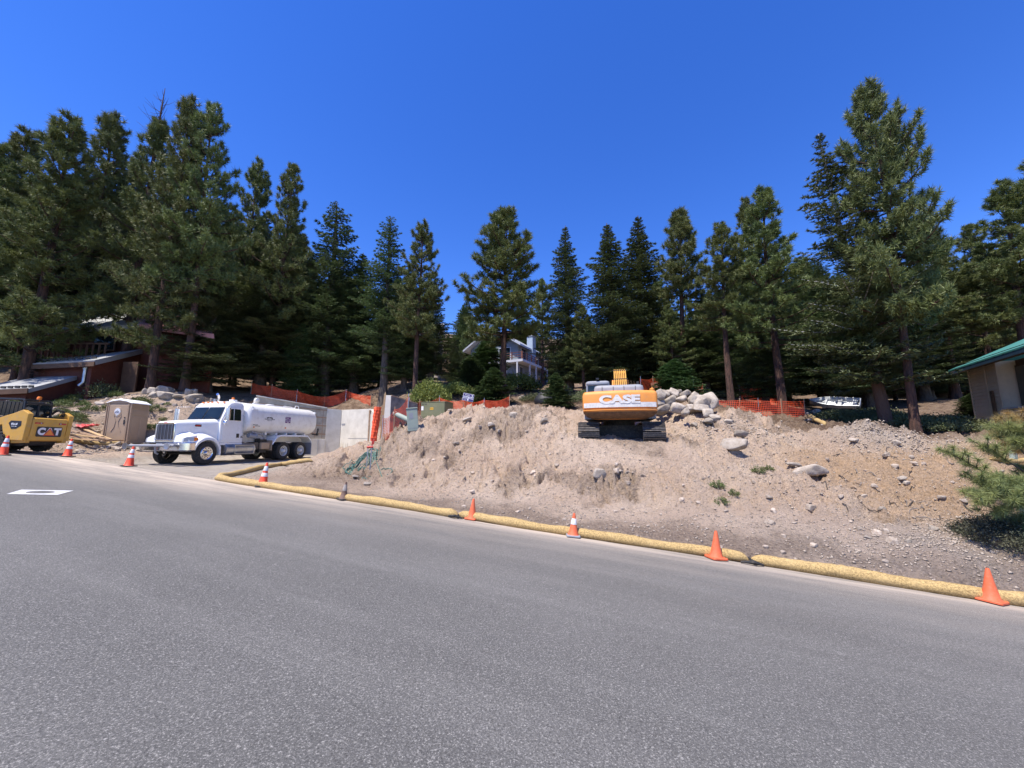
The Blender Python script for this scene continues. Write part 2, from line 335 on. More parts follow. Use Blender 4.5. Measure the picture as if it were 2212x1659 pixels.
# ------------------------------------------------------------------ object helpers
def tag(o, label=None, cat=None, group=None, kind=None):
    if label: o['label'] = label
    if cat: o['category'] = cat
    if group: o['group'] = group
    if kind: o['kind'] = kind
    return o
def thing(name, label, cat, loc=(0, 0, 0), rz=0, group=None, rx=0, ry=0):
    o = bpy.data.objects.new(name, None); COL.objects.link(o); o.empty_display_size = .3
    o.location = loc; o.rotation_euler = (rx, ry, rz); return tag(o, label, cat, group)
def np_mesh(name, V, F, material=None, smooth=False):
    V = np.asarray(V, np.float32); F = np.asarray(F, np.int32); k = F.shape[1]
    me = bpy.data.meshes.new(name); me.vertices.add(len(V)); me.vertices.foreach_set('co', V.ravel())
    me.loops.add(F.size); me.loops.foreach_set('vertex_index', F.ravel())
    me.polygons.add(len(F)); me.polygons.foreach_set('loop_start', np.arange(0, F.size, k, dtype=np.int32))
    me.polygons.foreach_set('loop_total', np.full(len(F), k, np.int32))
    if smooth: me.polygons.foreach_set('use_smooth', np.ones(len(F), bool))
    me.update(); me.validate()
    if material: me.materials.append(material)
    return me
def link(name, me, parent=None):
    o = bpy.data.objects.new(name, me); COL.objects.link(o)
    if parent: o.parent = parent
    return o
class MB:
    def __init__(s): s.v = []; s.f = []
    def add(s, vs, fs):
        n = len(s.v); s.v += [tuple(q) for q in vs]; s.f += [tuple(i+n for i in f) for f in fs]; return s
    def box(s, x0, x1, y0, y1, z0, z1, R=None):
        vs = [Vector((x, y, z)) for z in (z0, z1) for y in (y0, y1) for x in (x0, x1)]
        if R is not None: vs = [R @ q for q in vs]
        return s.add(vs, [(0,2,3,1),(4,5,7,6),(0,1,5,4),(2,6,7,3),(0,4,6,2),(1,3,7,5)])
    def bar(s, a, b, w, h=None, up=(0, 0, 1)):
        a = Vector(a); b = Vector(b); d = (b-a).normalized(); u = Vector(up); h = h or w
        if abs(d.dot(u)) > .98: u = Vector((1, 0, 0))
        r = d.cross(u).normalized(); u = r.cross(d)
        vs = [p+r*i*w/2+u*j*h/2 for p in (a, b) for i, j in ((-1,-1),(1,-1),(1,1),(-1,1))]
        return s.add(vs, [(3,2,1,0),(4,5,6,7),(0,1,5,4),(1,2,6,5),(2,3,7,6),(3,0,4,7)])
    def tube(s, pts, r, n=8, cap=True):
        pts = [Vector(p) for p in pts]; m = len(pts)
        if isinstance(r, (int, float)): r = [r]*m
        vs = []; ref = None
        for i, p in enumerate(pts):
            d = (pts[min(i+1, m-1)]-pts[max(i-1, 0)]).normalized()
            if ref is None: ref = Vector((0, 0, 1)) if abs(d.z) < .9 else Vector((1, 0, 0))
            a = d.cross(ref).normalized(); b = a.cross(d); ref = b
            for k in range(n):
                t = 2*PI*k/n; vs.append(p+(a*math.cos(t)+b*math.sin(t))*r[i])
        fs = [(i*n+k, i*n+(k+1) % n, (i+1)*n+(k+1) % n, (i+1)*n+k) for i in range(m-1) for k in range(n)]
        if cap: fs += [tuple(range(n-1, -1, -1)), tuple((m-1)*n+k for k in range(n))]
        return s.add(vs, fs)
    def loft(s, secs, cap=True, closed=True):
        n = len(secs[0]); vs = [p for q in secs for p in q]; m = len(secs); kk = n if closed else n-1
        fs = [(i*n+k, i*n+(k+1) % n, (i+1)*n+(k+1) % n, (i+1)*n+k) for i in range(m-1) for k in range(kk)]
        if cap and closed: fs += [tuple(range(n-1, -1, -1)), tuple((m-1)*n+k for k in range(n))]
        return s.add(vs, fs)
    def lathe(s, prof, axis='z', c=(0, 0, 0), n=24):
        vs = []; c = Vector(c)
        for r, h in prof:
            for k in range(n):
                t = 2*PI*k/n; a, b = r*math.cos(t), r*math.sin(t)
                vs.append(c+(Vector((a, b, h)) if axis == 'z' else Vector((a, h, b)) if axis == 'y' else Vector((h, a, b))))
        m = len(prof); fs = [(i*n+k, i*n+(k+1) % n, (i+1)*n+(k+1) % n, (i+1)*n+k) for i in range(m-1) for k in range(n)]
        return s.add(vs, fs)
    def prism(s, poly, y0, y1, axis='y'):
        def mk(p, h): return (p[0], h, p[1]) if axis == 'y' else (p[0], p[1], h) if axis == 'z' else (h, p[0], p[1])
        n = len(poly); vs = [mk(p, y0) for p in poly]+[mk(p, y1) for p in poly]
        return s.add(vs, [tuple(range(n)), tuple(range(2*n-1, n-1, -1))]+[(k, k+n, (k+1) % n+n, (k+1) % n) for k in range(n)])
    def quad(s, a, b, c, d): return s.add([a, b, c, d], [(0, 1, 2, 3)])
    def build(s, name, m, parent=None, smooth=False, bevel=0, seg=2, angle=40):
        me = bpy.data.meshes.new(name); me.from_pydata([tuple(q) for q in s.v], [], s.f); me.update()
        bm = bmesh.new(); bm.from_mesh(me); bmesh.ops.recalc_face_normals(bm, faces=bm.faces)
        for f in bm.faces: f.smooth = smooth
        if smooth:
            for e in bm.edges:
                if len(e.link_faces) == 2 and e.calc_face_angle(0) > math.radians(angle): e.smooth = False
        bm.to_mesh(me); bm.free(); me.materials.append(m)
        o = link(name, me, parent)
        if bevel:
            b = o.modifiers.new('bevel', 'BEVEL'); b.width = bevel; b.segments = seg; b.limit_method = 'ANGLE'; b.angle_limit = math.radians(35)
        return o
def rrect(w, h, r, n=4, cx=0, cy=0):
    out = []
    for sx, sy, a0 in ((1,1,0),(-1,1,90),(-1,-1,180),(1,-1,270)):
        for k in range(n+1):
            a = math.radians(a0+90*k/n); out.append((cx+sx*(w/2-r)+r*math.cos(a), cy+sy*(h/2-r)+r*math.sin(a)))
    return out
def text(body, size, m, parent, name='lettering', loc=(0,0,0), rot=(0,0,0), off=.0, ext=.002, align='CENTER', sx=1, part=True):
    if isinstance(body, int):      # writing too small to read in the photo: 'body' worn letter-sized strokes
        b = MB(); w = size*.62; x0 = -body*w/2
        for k in range(body):
            if body > 6 and k == body//2: continue
            x = x0+k*w; b.box(x, x+w*.72, -size*.36, -size*.02 if k % 3 else size*.36, 0, ext)
            b.box(x, x+w*.3, size*.0, size*.36, 0, ext)
        o = b.build(name, m, parent); o.location = loc; o.rotation_euler = rot; o.scale = (sx, 1, 1); return o
    c = bpy.data.curves.new(name, 'FONT'); c.body = body; c.size = size; c.extrude = ext; c.offset = off; c.align_x = align; c.align_y = 'CENTER'
    t = bpy.data.objects.new(name+'_src', c); COL.objects.link(t); bpy.context.view_layer.update()
    me = bpy.data.meshes.new_from_object(t.evaluated_get(bpy.context.evaluated_depsgraph_get()))
    bpy.data.objects.remove(t); bpy.data.curves.remove(c)
    me.materials.clear(); me.materials.append(m)
    o = link(name, me, parent); o.location = loc; o.rotation_euler = rot; o.scale = (sx, 1, 1); return o
def copy_tree(o, parent=None):
    c = o.copy(); COL.objects.link(c)
    if parent: c.parent = parent
    for ch in list(o.children): copy_tree(ch, c)
    return c
rng = np.random.default_rng(7); random.seed(5)
# ------------------------------------------------------------------ ground sheet, road, driveway slab
def lines(segs):
    out = [segs[0][0]]
    for a, b, st in segs:
        n = max(1, int(round((b-a)/st))); out += list(np.linspace(a, b, n+1)[1:])
    return np.array(out)
gx = lines([(-600,-120,40),(-120,-50,5),(-50,-24,.6),(-24,-11,.16),(-11,14,.036),(14,24,.12),(24,50,.7),(50,120,5),(120,600,40)])
gy = lines([(-200,-20,30),(-20,3,2.5),(3,7.5,.15),(7.5,18.5,.04),(18.5,32,.12),(32,60,.7),(60,150,4),(150,900,50)])
XX, YY = np.meshgrid(gx, gy); zz = height(XX.ravel(), YY.ravel()).reshape(XX.shape)
farh = sstep((np.hypot(XX, YY)-110)/60); zz = zz*(1-farh)+np.clip(zz, -5, 42)*farh
nx, ny = len(gx), len(gy); idx = np.arange(nx*ny).reshape(ny, nx)
F = np.stack([idx[:-1,:-1], idx[:-1,1:], idx[1:,1:], idx[1:,:-1]], -1).reshape(-1, 4)
me = np_mesh('ground', np.stack([XX, YY, zz], -1).reshape(-1, 3), F, M['earth'], True)
xf, yf = XX.ravel(), YY.ravel(); s = edge_s(xf, yf); bl, ins, dd = pit_blend(xf, yf)
nz = fbm(xf, yf, .5, 4, 21); nz2 = fbm(xf, yf, 1.6, 3, 22)
duff = np.maximum(sstep((yf-19.5-.12*np.abs(xf-3)+nz*2)/2.5), sstep((xf-9.2+nz*1.0-(19-yf)*1.25)/1.6)*sstep((yf-13.8)/1.5))
duff = np.where(xf < -14, np.maximum(sstep((yf-23.5+nz*1.5)/2), sstep((-xf-23.5)/2)*sstep((yf-18)/2)), duff)
darkd = np.exp(-((s-1.0-nz2*.7)/.75)**2)*.85*sstep((xf+9)/3)*(xf < 10); darkd = np.maximum(darkd, patchf(xf, yf)*.9*(s > 1.6)*(.65+.35*nz2))
p5 = W(720,1005,14.5); darkd = np.maximum(darkd, .75*(xf < -18.5)*(.5+.5*nz2)); darkd = np.maximum(darkd, np.exp(-((xf-p5.x)**2+(yf-p5.y)**2)/6)*.8)  # left bank darkened: tree shade put into colour, along with rocks and plants
g1 = W(1900,940,14.8); g2 = W(2120,1180,7.6); g3 = W(2030, 1000, 12.5)
grey = .9*np.exp(-((xf-g1.x)**2+(yf-g1.y)**2)/3)+.9*np.exp(-((xf-g2.x+.4)**2/4+(yf-g2.y)**2/1.2))
grey = np.clip(grey, 0, 1)*(.6+.4*nz2)
dust = np.where(bl < .5, 1, 0)*sstep((s+.3)/.5); dust = np.maximum(dust, (1-bl)*.9)
tan = sstep((xf-8.2+nz)/2)*sstep((15-yf)/2)*.85
for nm, ch in (('mask', (duff, darkd, grey)), ('mask2', (dust, tan, dust*0))):
    ca = me.color_attributes.new(nm, 'FLOAT_COLOR', 'POINT'); arr = np.ones((len(xf), 4), np.float32)
    for k in range(3): arr[:, k] = np.clip(ch[k], 0, 1)
    ca.data.foreach_set('color', arr.ravel())
tag(link('ground', me), kind='structure')
rx = lines([(-90,-30,2),(-30,16,.25),(16,90,2)]); rs = lines([(-60,-12,4),(-12,-3,.6),(-3,.12,.12)])
RX, RS = np.meshgrid(rx, rs); wob = .10*fbm(RX.ravel(), RX.ravel()*0, .9, 3, 4).reshape(RX.shape)*(RS > -.6)
RY = EA+EB*RX+RS/EN+wob*0.9; RZ = plane(RX, RY)-.004+(RS > -.2)*-.012
n1, n2 = len(rx), len(rs); idx = np.arange(n1*n2).reshape(n2, n1)
F = np.stack([idx[:-1,:-1], idx[:-1,1:], idx[1:,1:], idx[1:,:-1]], -1).reshape(-1, 4)
me = np_mesh('road', np.stack([RX, RY, RZ], -1).reshape(-1, 3), F, M['asphalt'], True)
xr, yr = RX.ravel(), RY.ravel(); sr = edge_s(xr, yr)
du = np.exp(-((xr+13)/6.5)**2)*sstep((sr+3.2)/3.2)*1.0+.75*np.exp(-np.abs(sr)/.45)+.25*np.exp(-np.abs(sr)/1.4)
at = me.attributes.new('dust', 'FLOAT', 'POINT'); at.data.foreach_set('value', np.clip(du, 0, 1).astype(np.float32))
tag(link('road', me), kind='structure')
def slab(name, poly, dz, m, thick=0):
    b = MB(); b.prism([(p[0], p[1]) for p in poly], 0, 1, 'z')
    return b
# ------------------------------------------------------------------ trees
def needles(c, d, n, ln, w, spread, R, seg=.25):
    """c,d (K,3): n thin triangles around each twig end"""
    K = len(c); c = np.repeat(c, n, 0); d = np.repeat(d, n, 0)
    r = R.normal(size=(K*n, 3)); r /= np.linalg.norm(r, axis=1, keepdims=True)
    q = d*(1-spread)+r*spread; q /= np.linalg.norm(q, axis=1, keepdims=True)+1e-9
    st = c+d*R.uniform(-seg, seg*.4, (K*n, 1)); L = ln*R.uniform(.7, 1.2, (K*n, 1))
    p = np.cross(q, R.normal(size=(K*n, 3))); p /= np.linalg.norm(p, axis=1, keepdims=True)+1e-9
    V = np.stack([st-p*w/2, st+p*w/2, st+q*L], 1).reshape(-1, 3)
    return V
def tri_obj_mesh(name, V, m):
    return np_mesh(name, V, np.arange(len(V)).reshape(-1, 3), m)
def trunk_mb(H, r0, R, wig=.15, n=10, top=.02):
    b = MB(); k = 14; pts = []; rad = []
    ox, oy = R.uniform(0, 6), R.uniform(0, 6)
    for i in range(k+1):
        t = i/k; pts.append((wig*math.sin(t*4+ox)*t, wig*math.sin(t*3.3+oy)*t, -.5+t*(H+.5)))
        rad.append(r0*((1-t)**.85)*(1+.5*math.exp(-t*H/.5))+top)
    b.tube(pts, rad, n); return b, pts
def at_h(pts, z):
    for a, b in zip(pts, pts[1:]):
        if b[2] >= z: t = (z-a[2])/(b[2]-a[2]); return np.array([a[i]+(b[i]-a[i])*t for i in range(3)])
    return np.array(pts[-1])
def pine_proto(seed, H=20, lo=.3, R0=3.6, dens=1.0, shape=.75, m='pine', gap=.2, dead=0, tuft=1.0):
    R = np.random.default_rng(seed); tr, tp = trunk_mb(H, H*.0145, R, .25)
    C = []; D = []; z = lo*H; topz = H*(1-dead)
    while z < topz*.985:
        rel = (z-lo*H)/(topz-lo*H); nb = R.integers(3, 6) if rel < .93 else 2
        a0 = R.uniform(0, 6.28)
        for k in range(nb):
            if R.uniform() < gap: continue
            az = a0+k*6.28/nb+R.uniform(-.4, .4)
            L = R0*((1-rel)**shape*(.72+.28*min(1, rel/.18)))*R.uniform(.5, 1.22)+.35
            el = -.18+1.1*rel**1.5+R.uniform(-.12, .2); p = at_h(tp, z+R.uniform(-.2, .2)); pts = [p]; n = max(4, int(L/.34))
            for i in range(n):
                e = el+.75*(i/n)**1.6; az += R.uniform(-.09, .09)
                p = p+np.array([math.cos(az)*math.cos(e), math.sin(az)*math.cos(e), math.sin(e)])*L/n; pts.append(p)
            rr = .012+.014*L
            tr.tube(pts, [rr*(1-.8*i/n)+.006 for i in range(n+1)], 4, False)
            for i in range(max(1, int(n*.28)), n+1):
                t = i/n; dd = (pts[i]-pts[i-1]); dd /= np.linalg.norm(dd)
                side = np.array([-dd[1], dd[0], 0]); side /= np.linalg.norm(side)+1e-9
                for sg in (-1, 1):
                    for q in range(2):
                        if R.uniform() < .56/dens: continue
                        tl = (.25+.85*(1-t)*min(L, 3)*.42)*R.uniform(.5, 1.2)
                        td = dd*R.uniform(.3, .9)+side*sg*R.uniform(.4, 1)+np.array([0, 0, R.uniform(-.1, .75)]); td /= np.linalg.norm(td)
                        e = pts[i]+td*tl; C.append(e); D.append(td*.5+np.array([0, 0, .5]))
                        if tl > .5: C.append(pts[i]+td*tl*.55); D.append(td)
                        if L > 1.5 and q == 0: tr.tube([pts[i], e], [.014, .007], 3, False)
            C.append(pts[-1]); D.append(dd*.6+np.array([0, 0, .5]))
        z += .42*R.uniform(.7, 1.3)*(H/20)
    for i in range(16):
        z = R.uniform(.12, lo+.08)*H; az = R.uniform(0, 6.28); L = R.uniform(.3, 1.3); p = at_h(tp, z); e = p+np.array([math.cos(az)*L, math.sin(az)*L, -.1*L])
        tr.tube([p, (p+e)/2+np.array([0, 0, .04]), e], [.025, .014, .006], 4, False)
    for dz in np.arange(0, .9, .22): C.append(at_h(tp, topz-dz)); D.append(np.array([0, 0, 1.]))
    if dead:
        for i in range(26):
            z = R.uniform(topz*.93, H*.98); az = R.uniform(0, 6.28); L = (H-z)*.35+.3; p = at_h(tp, z); e = p+np.array([math.cos(az)*L, math.sin(az)*L, L*R.uniform(.1, .7)])
            tr.tube([p, (p+e)/2+np.array([0, 0, -.1]), e], [.022, .014, .006], 4, False)
    C = np.array(C); D = np.array(D); D /= np.linalg.norm(D, axis=1, keepdims=True)
    V = needles(C, D, 40, .36*tuft, .046*tuft, .62, R, .20)
    return tr, V
def fir_proto(seed, H=18, lo=.08, R0=2.6, shape=.85, droop=.25, dens=1.0, bare=0):
    R = np.random.default_rng(seed); tr, tp = trunk_mb(H, H*.014, R, .1)
    A = []; Dn = []; Sc = []; z = lo*H; po = R.uniform(0, 6, 4)
    while z < H*.99:
        rel = (z-lo*H)/(H*(1-lo)); nb = R.integers(5, 8); a0 = R.uniform(0, 6.28)
        for k in range(nb):
            if R.uniform() < .08+bare: continue
            az = a0+k*6.28/nb+R.uniform(-.3, .3)
            L = R0*((1-rel)**shape)*(.8+.2*min(1, rel/.15))*R.uniform(.62, 1.12)*(1+.16*math.sin(z*1.9+az*2+po[0])+.12*math.sin(z*.8-az+po[1]))+.05
            el = .55*rel**1.2-droop*(1-rel)+R.uniform(-.1, .1); p = at_h(tp, z); pts = [p]; n = max(3, int(L/.22))
            for i in range(n):
                e = el+.35*(i/n)
                p = p+np.array([math.cos(az)*math.cos(e), math.sin(az)*math.cos(e), math.sin(e)])*L/n; pts.append(p)
            tr.tube(pts, [(.008+.010*L)*(1-.8*i/n)+.004 for i in range(n+1)], 3, False)
            for i in range(max(0, int(n*.12)), n+1):
                t = i/n; dd = (pts[i]-pts[max(i-1, 0)]) if i else pts[1]-pts[0]; dd = dd/np.linalg.norm(dd)
                side = np.array([-dd[1], dd[0], 0]); side /= np.linalg.norm(side)+1e-9
                for sg in (-1, 1):
                    tl = (.05+.68*L*(1-t)*t**.3)*R.uniform(.6, 1.15)
                    tl = min(tl, 1.1); td = dd*.62+side*sg*.8+np.array([0, 0, R.uniform(-.12, .1)]); td /= np.linalg.norm(td)
                    ns = max(2, int(tl/.11*dens))
                    for q in range(ns): A.append(pts[i]+td*tl*(q+R.uniform(.2, 1))/ns); Dn.append(td); Sc.append(min(1, .38+(1-rel)*3.2))
                A.append(pts[i]); Dn.append(dd); Sc.append(min(1, .38+(1-rel)*3.2))
        z += .27*R.uniform(.75, 1.25)*(H/18)*(1 if rel < .85 else 1.3)
    A = np.array(A); Dn = np.array(Dn)
    K = len(A); n = 6; c = np.repeat(A, n, 0); d = np.repeat(Dn, n, 0)
    r = R.normal(size=(K*n, 3)); r[:, 2] *= .45; q = d*.75+r*.55; q /= np.linalg.norm(q, axis=1, keepdims=True)
    Sc = np.repeat(np.array(Sc), n)[:, None]; L = .17*Sc*R.uniform(.7, 1.3, (K*n, 1)); up = R.normal(size=(K*n, 3))*.5+np.array([0, 0, 1.]); p = np.cross(q, up); p /= np.linalg.norm(p, axis=1, keepdims=True)+1e-9
    w = .055*Sc; V = np.stack([c-p*w/2, c+p*w/2, c+q*L], 1).reshape(-1, 3)
    return tr, V
PROTO = {}
def mkproto(key, kind, gen, leafm, barkm, **kw):
    tr, V = gen(**kw); H = kw.get('H', 20 if gen is pine_proto else 18)
    o = tr.build('trunk', M[barkm], None, True); tm = o.data; bpy.data.objects.remove(o)
    PROTO[key] = (kind, tm, tri_obj_mesh('crown', V, M[leafm]), H, kw.get('R0'))
def place_tree(key, x, y, H, wr, label, cat, group=None, lean=(0, 0), z=None, rz=None):
    kind, tm, cm, H0, R0 = PROTO[key]; s = H/H0; sw = wr/R0*(1.25 if kind == 'pine_tree' else 1.62)
    name = kind+('_pine' if False else '')
    t = thing(kind, label, cat, (x, y, (gz(x, y) if z is None else z)-.05), random.uniform(0, 6.28) if rz is None else rz, group, )
    t.scale = (sw, sw, s)
    if lean != (0, 0):
        t.rotation_euler = (Matrix.Rotation(lean[0], 4, 'Y') @ Matrix.Rotation(t.rotation_euler.z, 4, 'Z')).to_euler()
    link('trunk', tm, t); link('crown', cm, t); return t
mkproto('pA', 'pine_tree', pine_proto, 'pine', 'bark_pine', seed=1, lo=.30, R0=3.6)
mkproto('pLow', 'pine_tree', pine_proto, 'pine', 'bark_pine', seed=7, lo=.15, R0=3.4, shape=.6, H=22)
mkproto('pB', 'pine_tree', pine_proto, 'pine', 'bark_pine', seed=2, lo=.36, R0=3.2, shape=.6)
mkproto('pC', 'pine_tree', pine_proto, 'pine', 'bark_pine', seed=3, lo=.42, R0=2.6, shape=.65, gap=.2)
mkproto('pBig', 'pine_tree', pine_proto, 'pine', 'bark_pine', seed=4, H=16, lo=.31, R0=3.4, shape=.62, dens=1.2, tuft=.95, gap=.2)
mkproto('pDead', 'pine_tree', pine_proto, 'pine', 'bark_pine', seed=5, H=24, lo=.16, R0=3.6, dead=.12, gap=.25)
mkproto('pSlim', 'pine_tree', pine_proto, 'pine', 'bark_pine', seed=6, H=16, lo=.52, R0=1.7, shape=.55, gap=.05)
mkproto('fA', 'fir_tree', fir_proto, 'fir', 'bark_fir', seed=11, R0=2.6)
mkproto('fB', 'fir_tree', fir_proto, 'fir', 'bark_fir', seed=12, R0=2.5, shape=.7, lo=.12)
mkproto('fTall', 'fir_tree', fir_proto, 'fir', 'bark_fir', seed=13, R0=2.4, lo=.26, shape=.6, bare=.2, droop=.05)
mkproto('fPale', 'fir_tree', fir_proto, 'firpale', 'bark_pale', seed=14, H=15, R0=3.0, lo=.14, bare=.22, droop=.1)
mkproto('fYoung', 'fir_tree', fir_proto, 'firbright', 'bark_fir', seed=15, H=5, R0=1.4, lo=.04, shape=.9)
def pt(key, ub, vb, t, vtop, hw, label, cat=None, lean=(0, 0), group=None):
    p = W(ub, vb, t); z0 = gz(p.x, p.y); top = WY(ub, vtop, p.y); kind = PROTO[key][0]
    place_tree(key, p.x, p.y, (top.z-z0)*.965, hw*t/831, label, cat or ('pine tree' if kind == 'pine_tree' else 'fir tree'), group, lean)
LT = [
('pA',-95,790,24,300,95,'tall pine at the extreme left edge, behind the red cabin'),
('pLow',-30,790,27,272,80,'dense pine left of the cabin, its top second from the left edge'),
('pLow',62,775,24,240,95,'tall pine with bare thick trunk at left end of the red cabin'),
('pLow',150,800,30,232,80,'pine rising straight behind the red cabin'),
('pDead',262,838,27,172,80,'pine with a dead bare spire above its green crown'),
('pLow',325,838,25,196,72,'tallest pine of the left group with a reddish trunk by the cabin door'),
('pB',398,838,25.5,220,70,'tall pine with upright bushy top above the white truck cab'),
('pB',505,800,33,337,55,'mid-height pine just right of the tallest left pines'),
('pA',590,815,31,345,62,'pine with pointed top at the right end of the tall left group'),
('fA',445,842,27,560,62,'dark low fir behind the cab of the water truck'),
('fB',560,835,31,545,80,'broad fir with pale tips behind the water tank'),
('fTall',700,838,33,420,62,'tall dark fir with layered boughs behind the retaining wall'),
('fA',764,842,34,535,66,'green pointed fir behind the concrete corner panel'),
('fTall',828,845,29,452,50,'tall open fir with a dark red trunk behind the roll of orange netting'),
('pB',897,842,26,470,52,'pine with clear dark trunk behind the olive transformer box'),
('fB',872,845,30,600,40,'slim fir between the open fir and the box-side pine'),
('fB',930,845,31,600,38,'dark slender fir to the right of the box-side pine'),
('pBig',1086,842,29,450,88,'large solitary rounded pine standing before the blue-grey house'),
('fYoung',1022,850,30,765,34,'small pale fir left of the blue-grey house'),
('fYoung',1046,856,34,725,40,'mid-sized fir covering the left part of the blue-grey house'),
('fYoung',1062,862,25,790,36,'short bluish fir at the foot of the large rounded pine'),
('pC',1172,800,60,598,24,'thin distant pine seen in the gap right of the house'),
('fA',1230,850,29,472,52,'narrow spire-shaped fir behind the left edge of the excavator'),
('fA',1326,850,28,470,66,'broad fir with a stout trunk straight behind the excavator boom'),
('fA',1395,852,31,450,66,'tall dense fir with sharp top right of the excavator boom'),
('pSlim',1484,850,27,446,38,'slender pine with a long bare trunk behind the boulder heap'),
('fYoung',1458,852,23,770,42,'short bright green fir behind the boulder heap'),
('pC',1440,830,40,600,46,'pine half hidden behind the boulder heap firs'),
('pC',1580,868,22,475,52,'slim pine with a clear trunk at the left end of the orange fence'),
('pB',1640,850,30,428,58,'pine standing back left of the stout-trunked fence pine'),
('pA',1693,900,21,395,88,'stout-trunked pine wrapped by the orange fence on the right'),
('fB',1655,880,23,640,48,'dark fir behind the middle of the right orange fence'),
('fPale',1921,946,17.2,262,98,'leaning pale fir with a silvery grey trunk beside the largest pine'),
('pBig',1982,950,15.8,178,99,'largest pine with thick dark trunk at the top of the bank'),
('pB',2066,868,27,470,75,'pine with a reddish trunk between the largest pine and the tan cabin'),
('pA',2150,850,34,480,60,'pine behind the tan cabin roof, left of the tall edge pines'),
('pB',2238,870,24,392,82,'tall pine behind the tan cabin at the right edge'),
('pA',2340,870,25,330,95,'tall pine cut by the right edge of the photo'),
('fB',1780,880,35,590,60,'dark fir in the shade behind the metal boat'),
('fB',1860,880,33,600,60,'dark fir to the right of the metal boat'),
('fYoung',2105,905,20.5,845,26,'small bright fir against the corner of the tan cabin'),
('fYoung',1205,862,22,800,26,'small dark fir left of the excavator cab'),
('fB',1130,830,70,660,40,'distant fir rising behind the chimney of the house'),
('fYoung',640,850,31,690,34,'slim light green sapling above the retaining wall'),
('fB',1985,870,32,600,62,'dark fir in the shade directly behind the largest pine'),
('fB',2035,866,40,560,55,'dark fir standing right of and behind the largest pine'),
('fA',2105,860,37,540,60,'fir standing close behind the tan cabin roof edge'),
('fA',1905,872,40,640,55,'dark fir seen under the boughs of the leaning fir'),
('pLow',215,830,34,330,70,'bushy pine in the shade behind the red cabin chimney'),
]
for a in LT:
    key, ub, vb, t, vt, hw, lb = a
    pt(key, ub, vb, t, vt, hw, lb, lean=((-.10, 0) if key == 'fPale' else (0, 0)))
# woods further up the slope
def skyv(u):
    return float(np.interp(u, [-200,100,500,640,760,850,1000,1120,1190,1300,1450,1600,1750,1900,2100,2300], [380,370,430,500,600,590,640,700,690,640,640,590,540,560,560,500]))
R = np.random.default_rng(99); placed = []
for i in range(26):
    x_ = R.uniform(-62, -34); y_ = R.uniform(24, 62); place_tree(['fA','pA','fB','pLow'][i % 4], x_, y_, R.uniform(13, 20), R.uniform(2.2, 3.2), 'conifer on the hillside beyond the left end of the red cabin', 'conifer', 'conifers beyond the left end of the red cabin')
zones = [(-200,520,'dark conifer in the woods behind the red cabin'),(520,1000,'dark conifer in the woods above the retaining wall'),(1000,1240,'conifer on the slope around the blue-grey house'),
(1240,1640,'dark conifer deep in the woods behind the excavator'),(1640,2060,'dark conifer deep in the woods behind the boat'),(2060,2420,'conifer in the woods behind the tan cabin')]
NF = 0
for i in range(3000):
    if NF >= 225: break
    u = R.uniform(-190, 2400); t = R.uniform(33, 92) if R.uniform() < .82 else R.uniform(26, 36)
    if 1010 < u < 1210 and (t < 64): continue
    if t < 37 and (u < 430 or u > 2030 or 960 < u < 1260 or 400 < u < 960): continue
    p = W(u, 850, t)
    if any((p.x-q[0])**2+(p.y-q[1])**2 < (2.2 if t < 45 else 2.7)**2 for q in placed): continue
    vt = skyv(u)+R.uniform(0, 130); z0 = gz(p.x, p.y); top = WY(u, vt, p.y).z; H = top-z0
    if H < 5: H = 5+R.uniform(0, 3)
    if H > 26: continue
    placed.append((p.x, p.y)); NF += 1
    key = ['fA', 'fB', 'fA', 'pA', 'pB', 'fB', 'fB'][R.integers(0, 7)]
    gl = [z[2] for z in zones if z[0] <= u <= z[1]+1][0]; gl = gl.replace('dark conifer', 'conifers').replace('conifer on', 'conifers on').replace('conifer in', 'conifers in')
    marks = [(-200,'beyond the left edge of the red cabin'),(70,'behind the left half of the red cabin'),(230,'behind the right half of the red cabin'),(400,'above the white truck cab'),(500,'above the truck tank'),(600,'above the left part of the retaining wall'),(700,'above the corner panel of the retaining wall'),(800,'above the netting roll'),(880,'above the olive transformer box'),(960,'just left of the grey house'),(1080,'over the grey house roof'),(1180,'just right of the grey house'),(1250,'above the excavator cab'),(1320,'above the excavator boom'),(1390,'above the left of the boulder heap'),(1470,'above the right of the boulder heap'),(1545,'above the left end of the right netting fence'),(1620,'above the middle of the right netting fence'),(1700,'above the right end of the right netting fence'),(1770,'above the metal boat'),(1850,'left of the leaning fir'),(1930,'behind the largest pine'),(2010,'right of the largest pine'),(2090,'over the tan cabin eave'),(2160,'over the tan cabin roof')]
    mk = [m_[1] for m_ in marks if u >= m_[0]][-1]; dp_ = 'front' if t < 46 else 'middle' if t < 66 else 'far'
    sz_ = 'tall' if H > 17 else 'mid-height' if H > 11 else 'short'
    lb = '%s %s, %s row of woods, %s' % (sz_, 'pine' if key[0] == 'p' else 'dark fir', dp_, mk)
    place_tree(key, p.x, p.y, H, H*R.uniform(.15, .22), lb, 'conifer', gl)
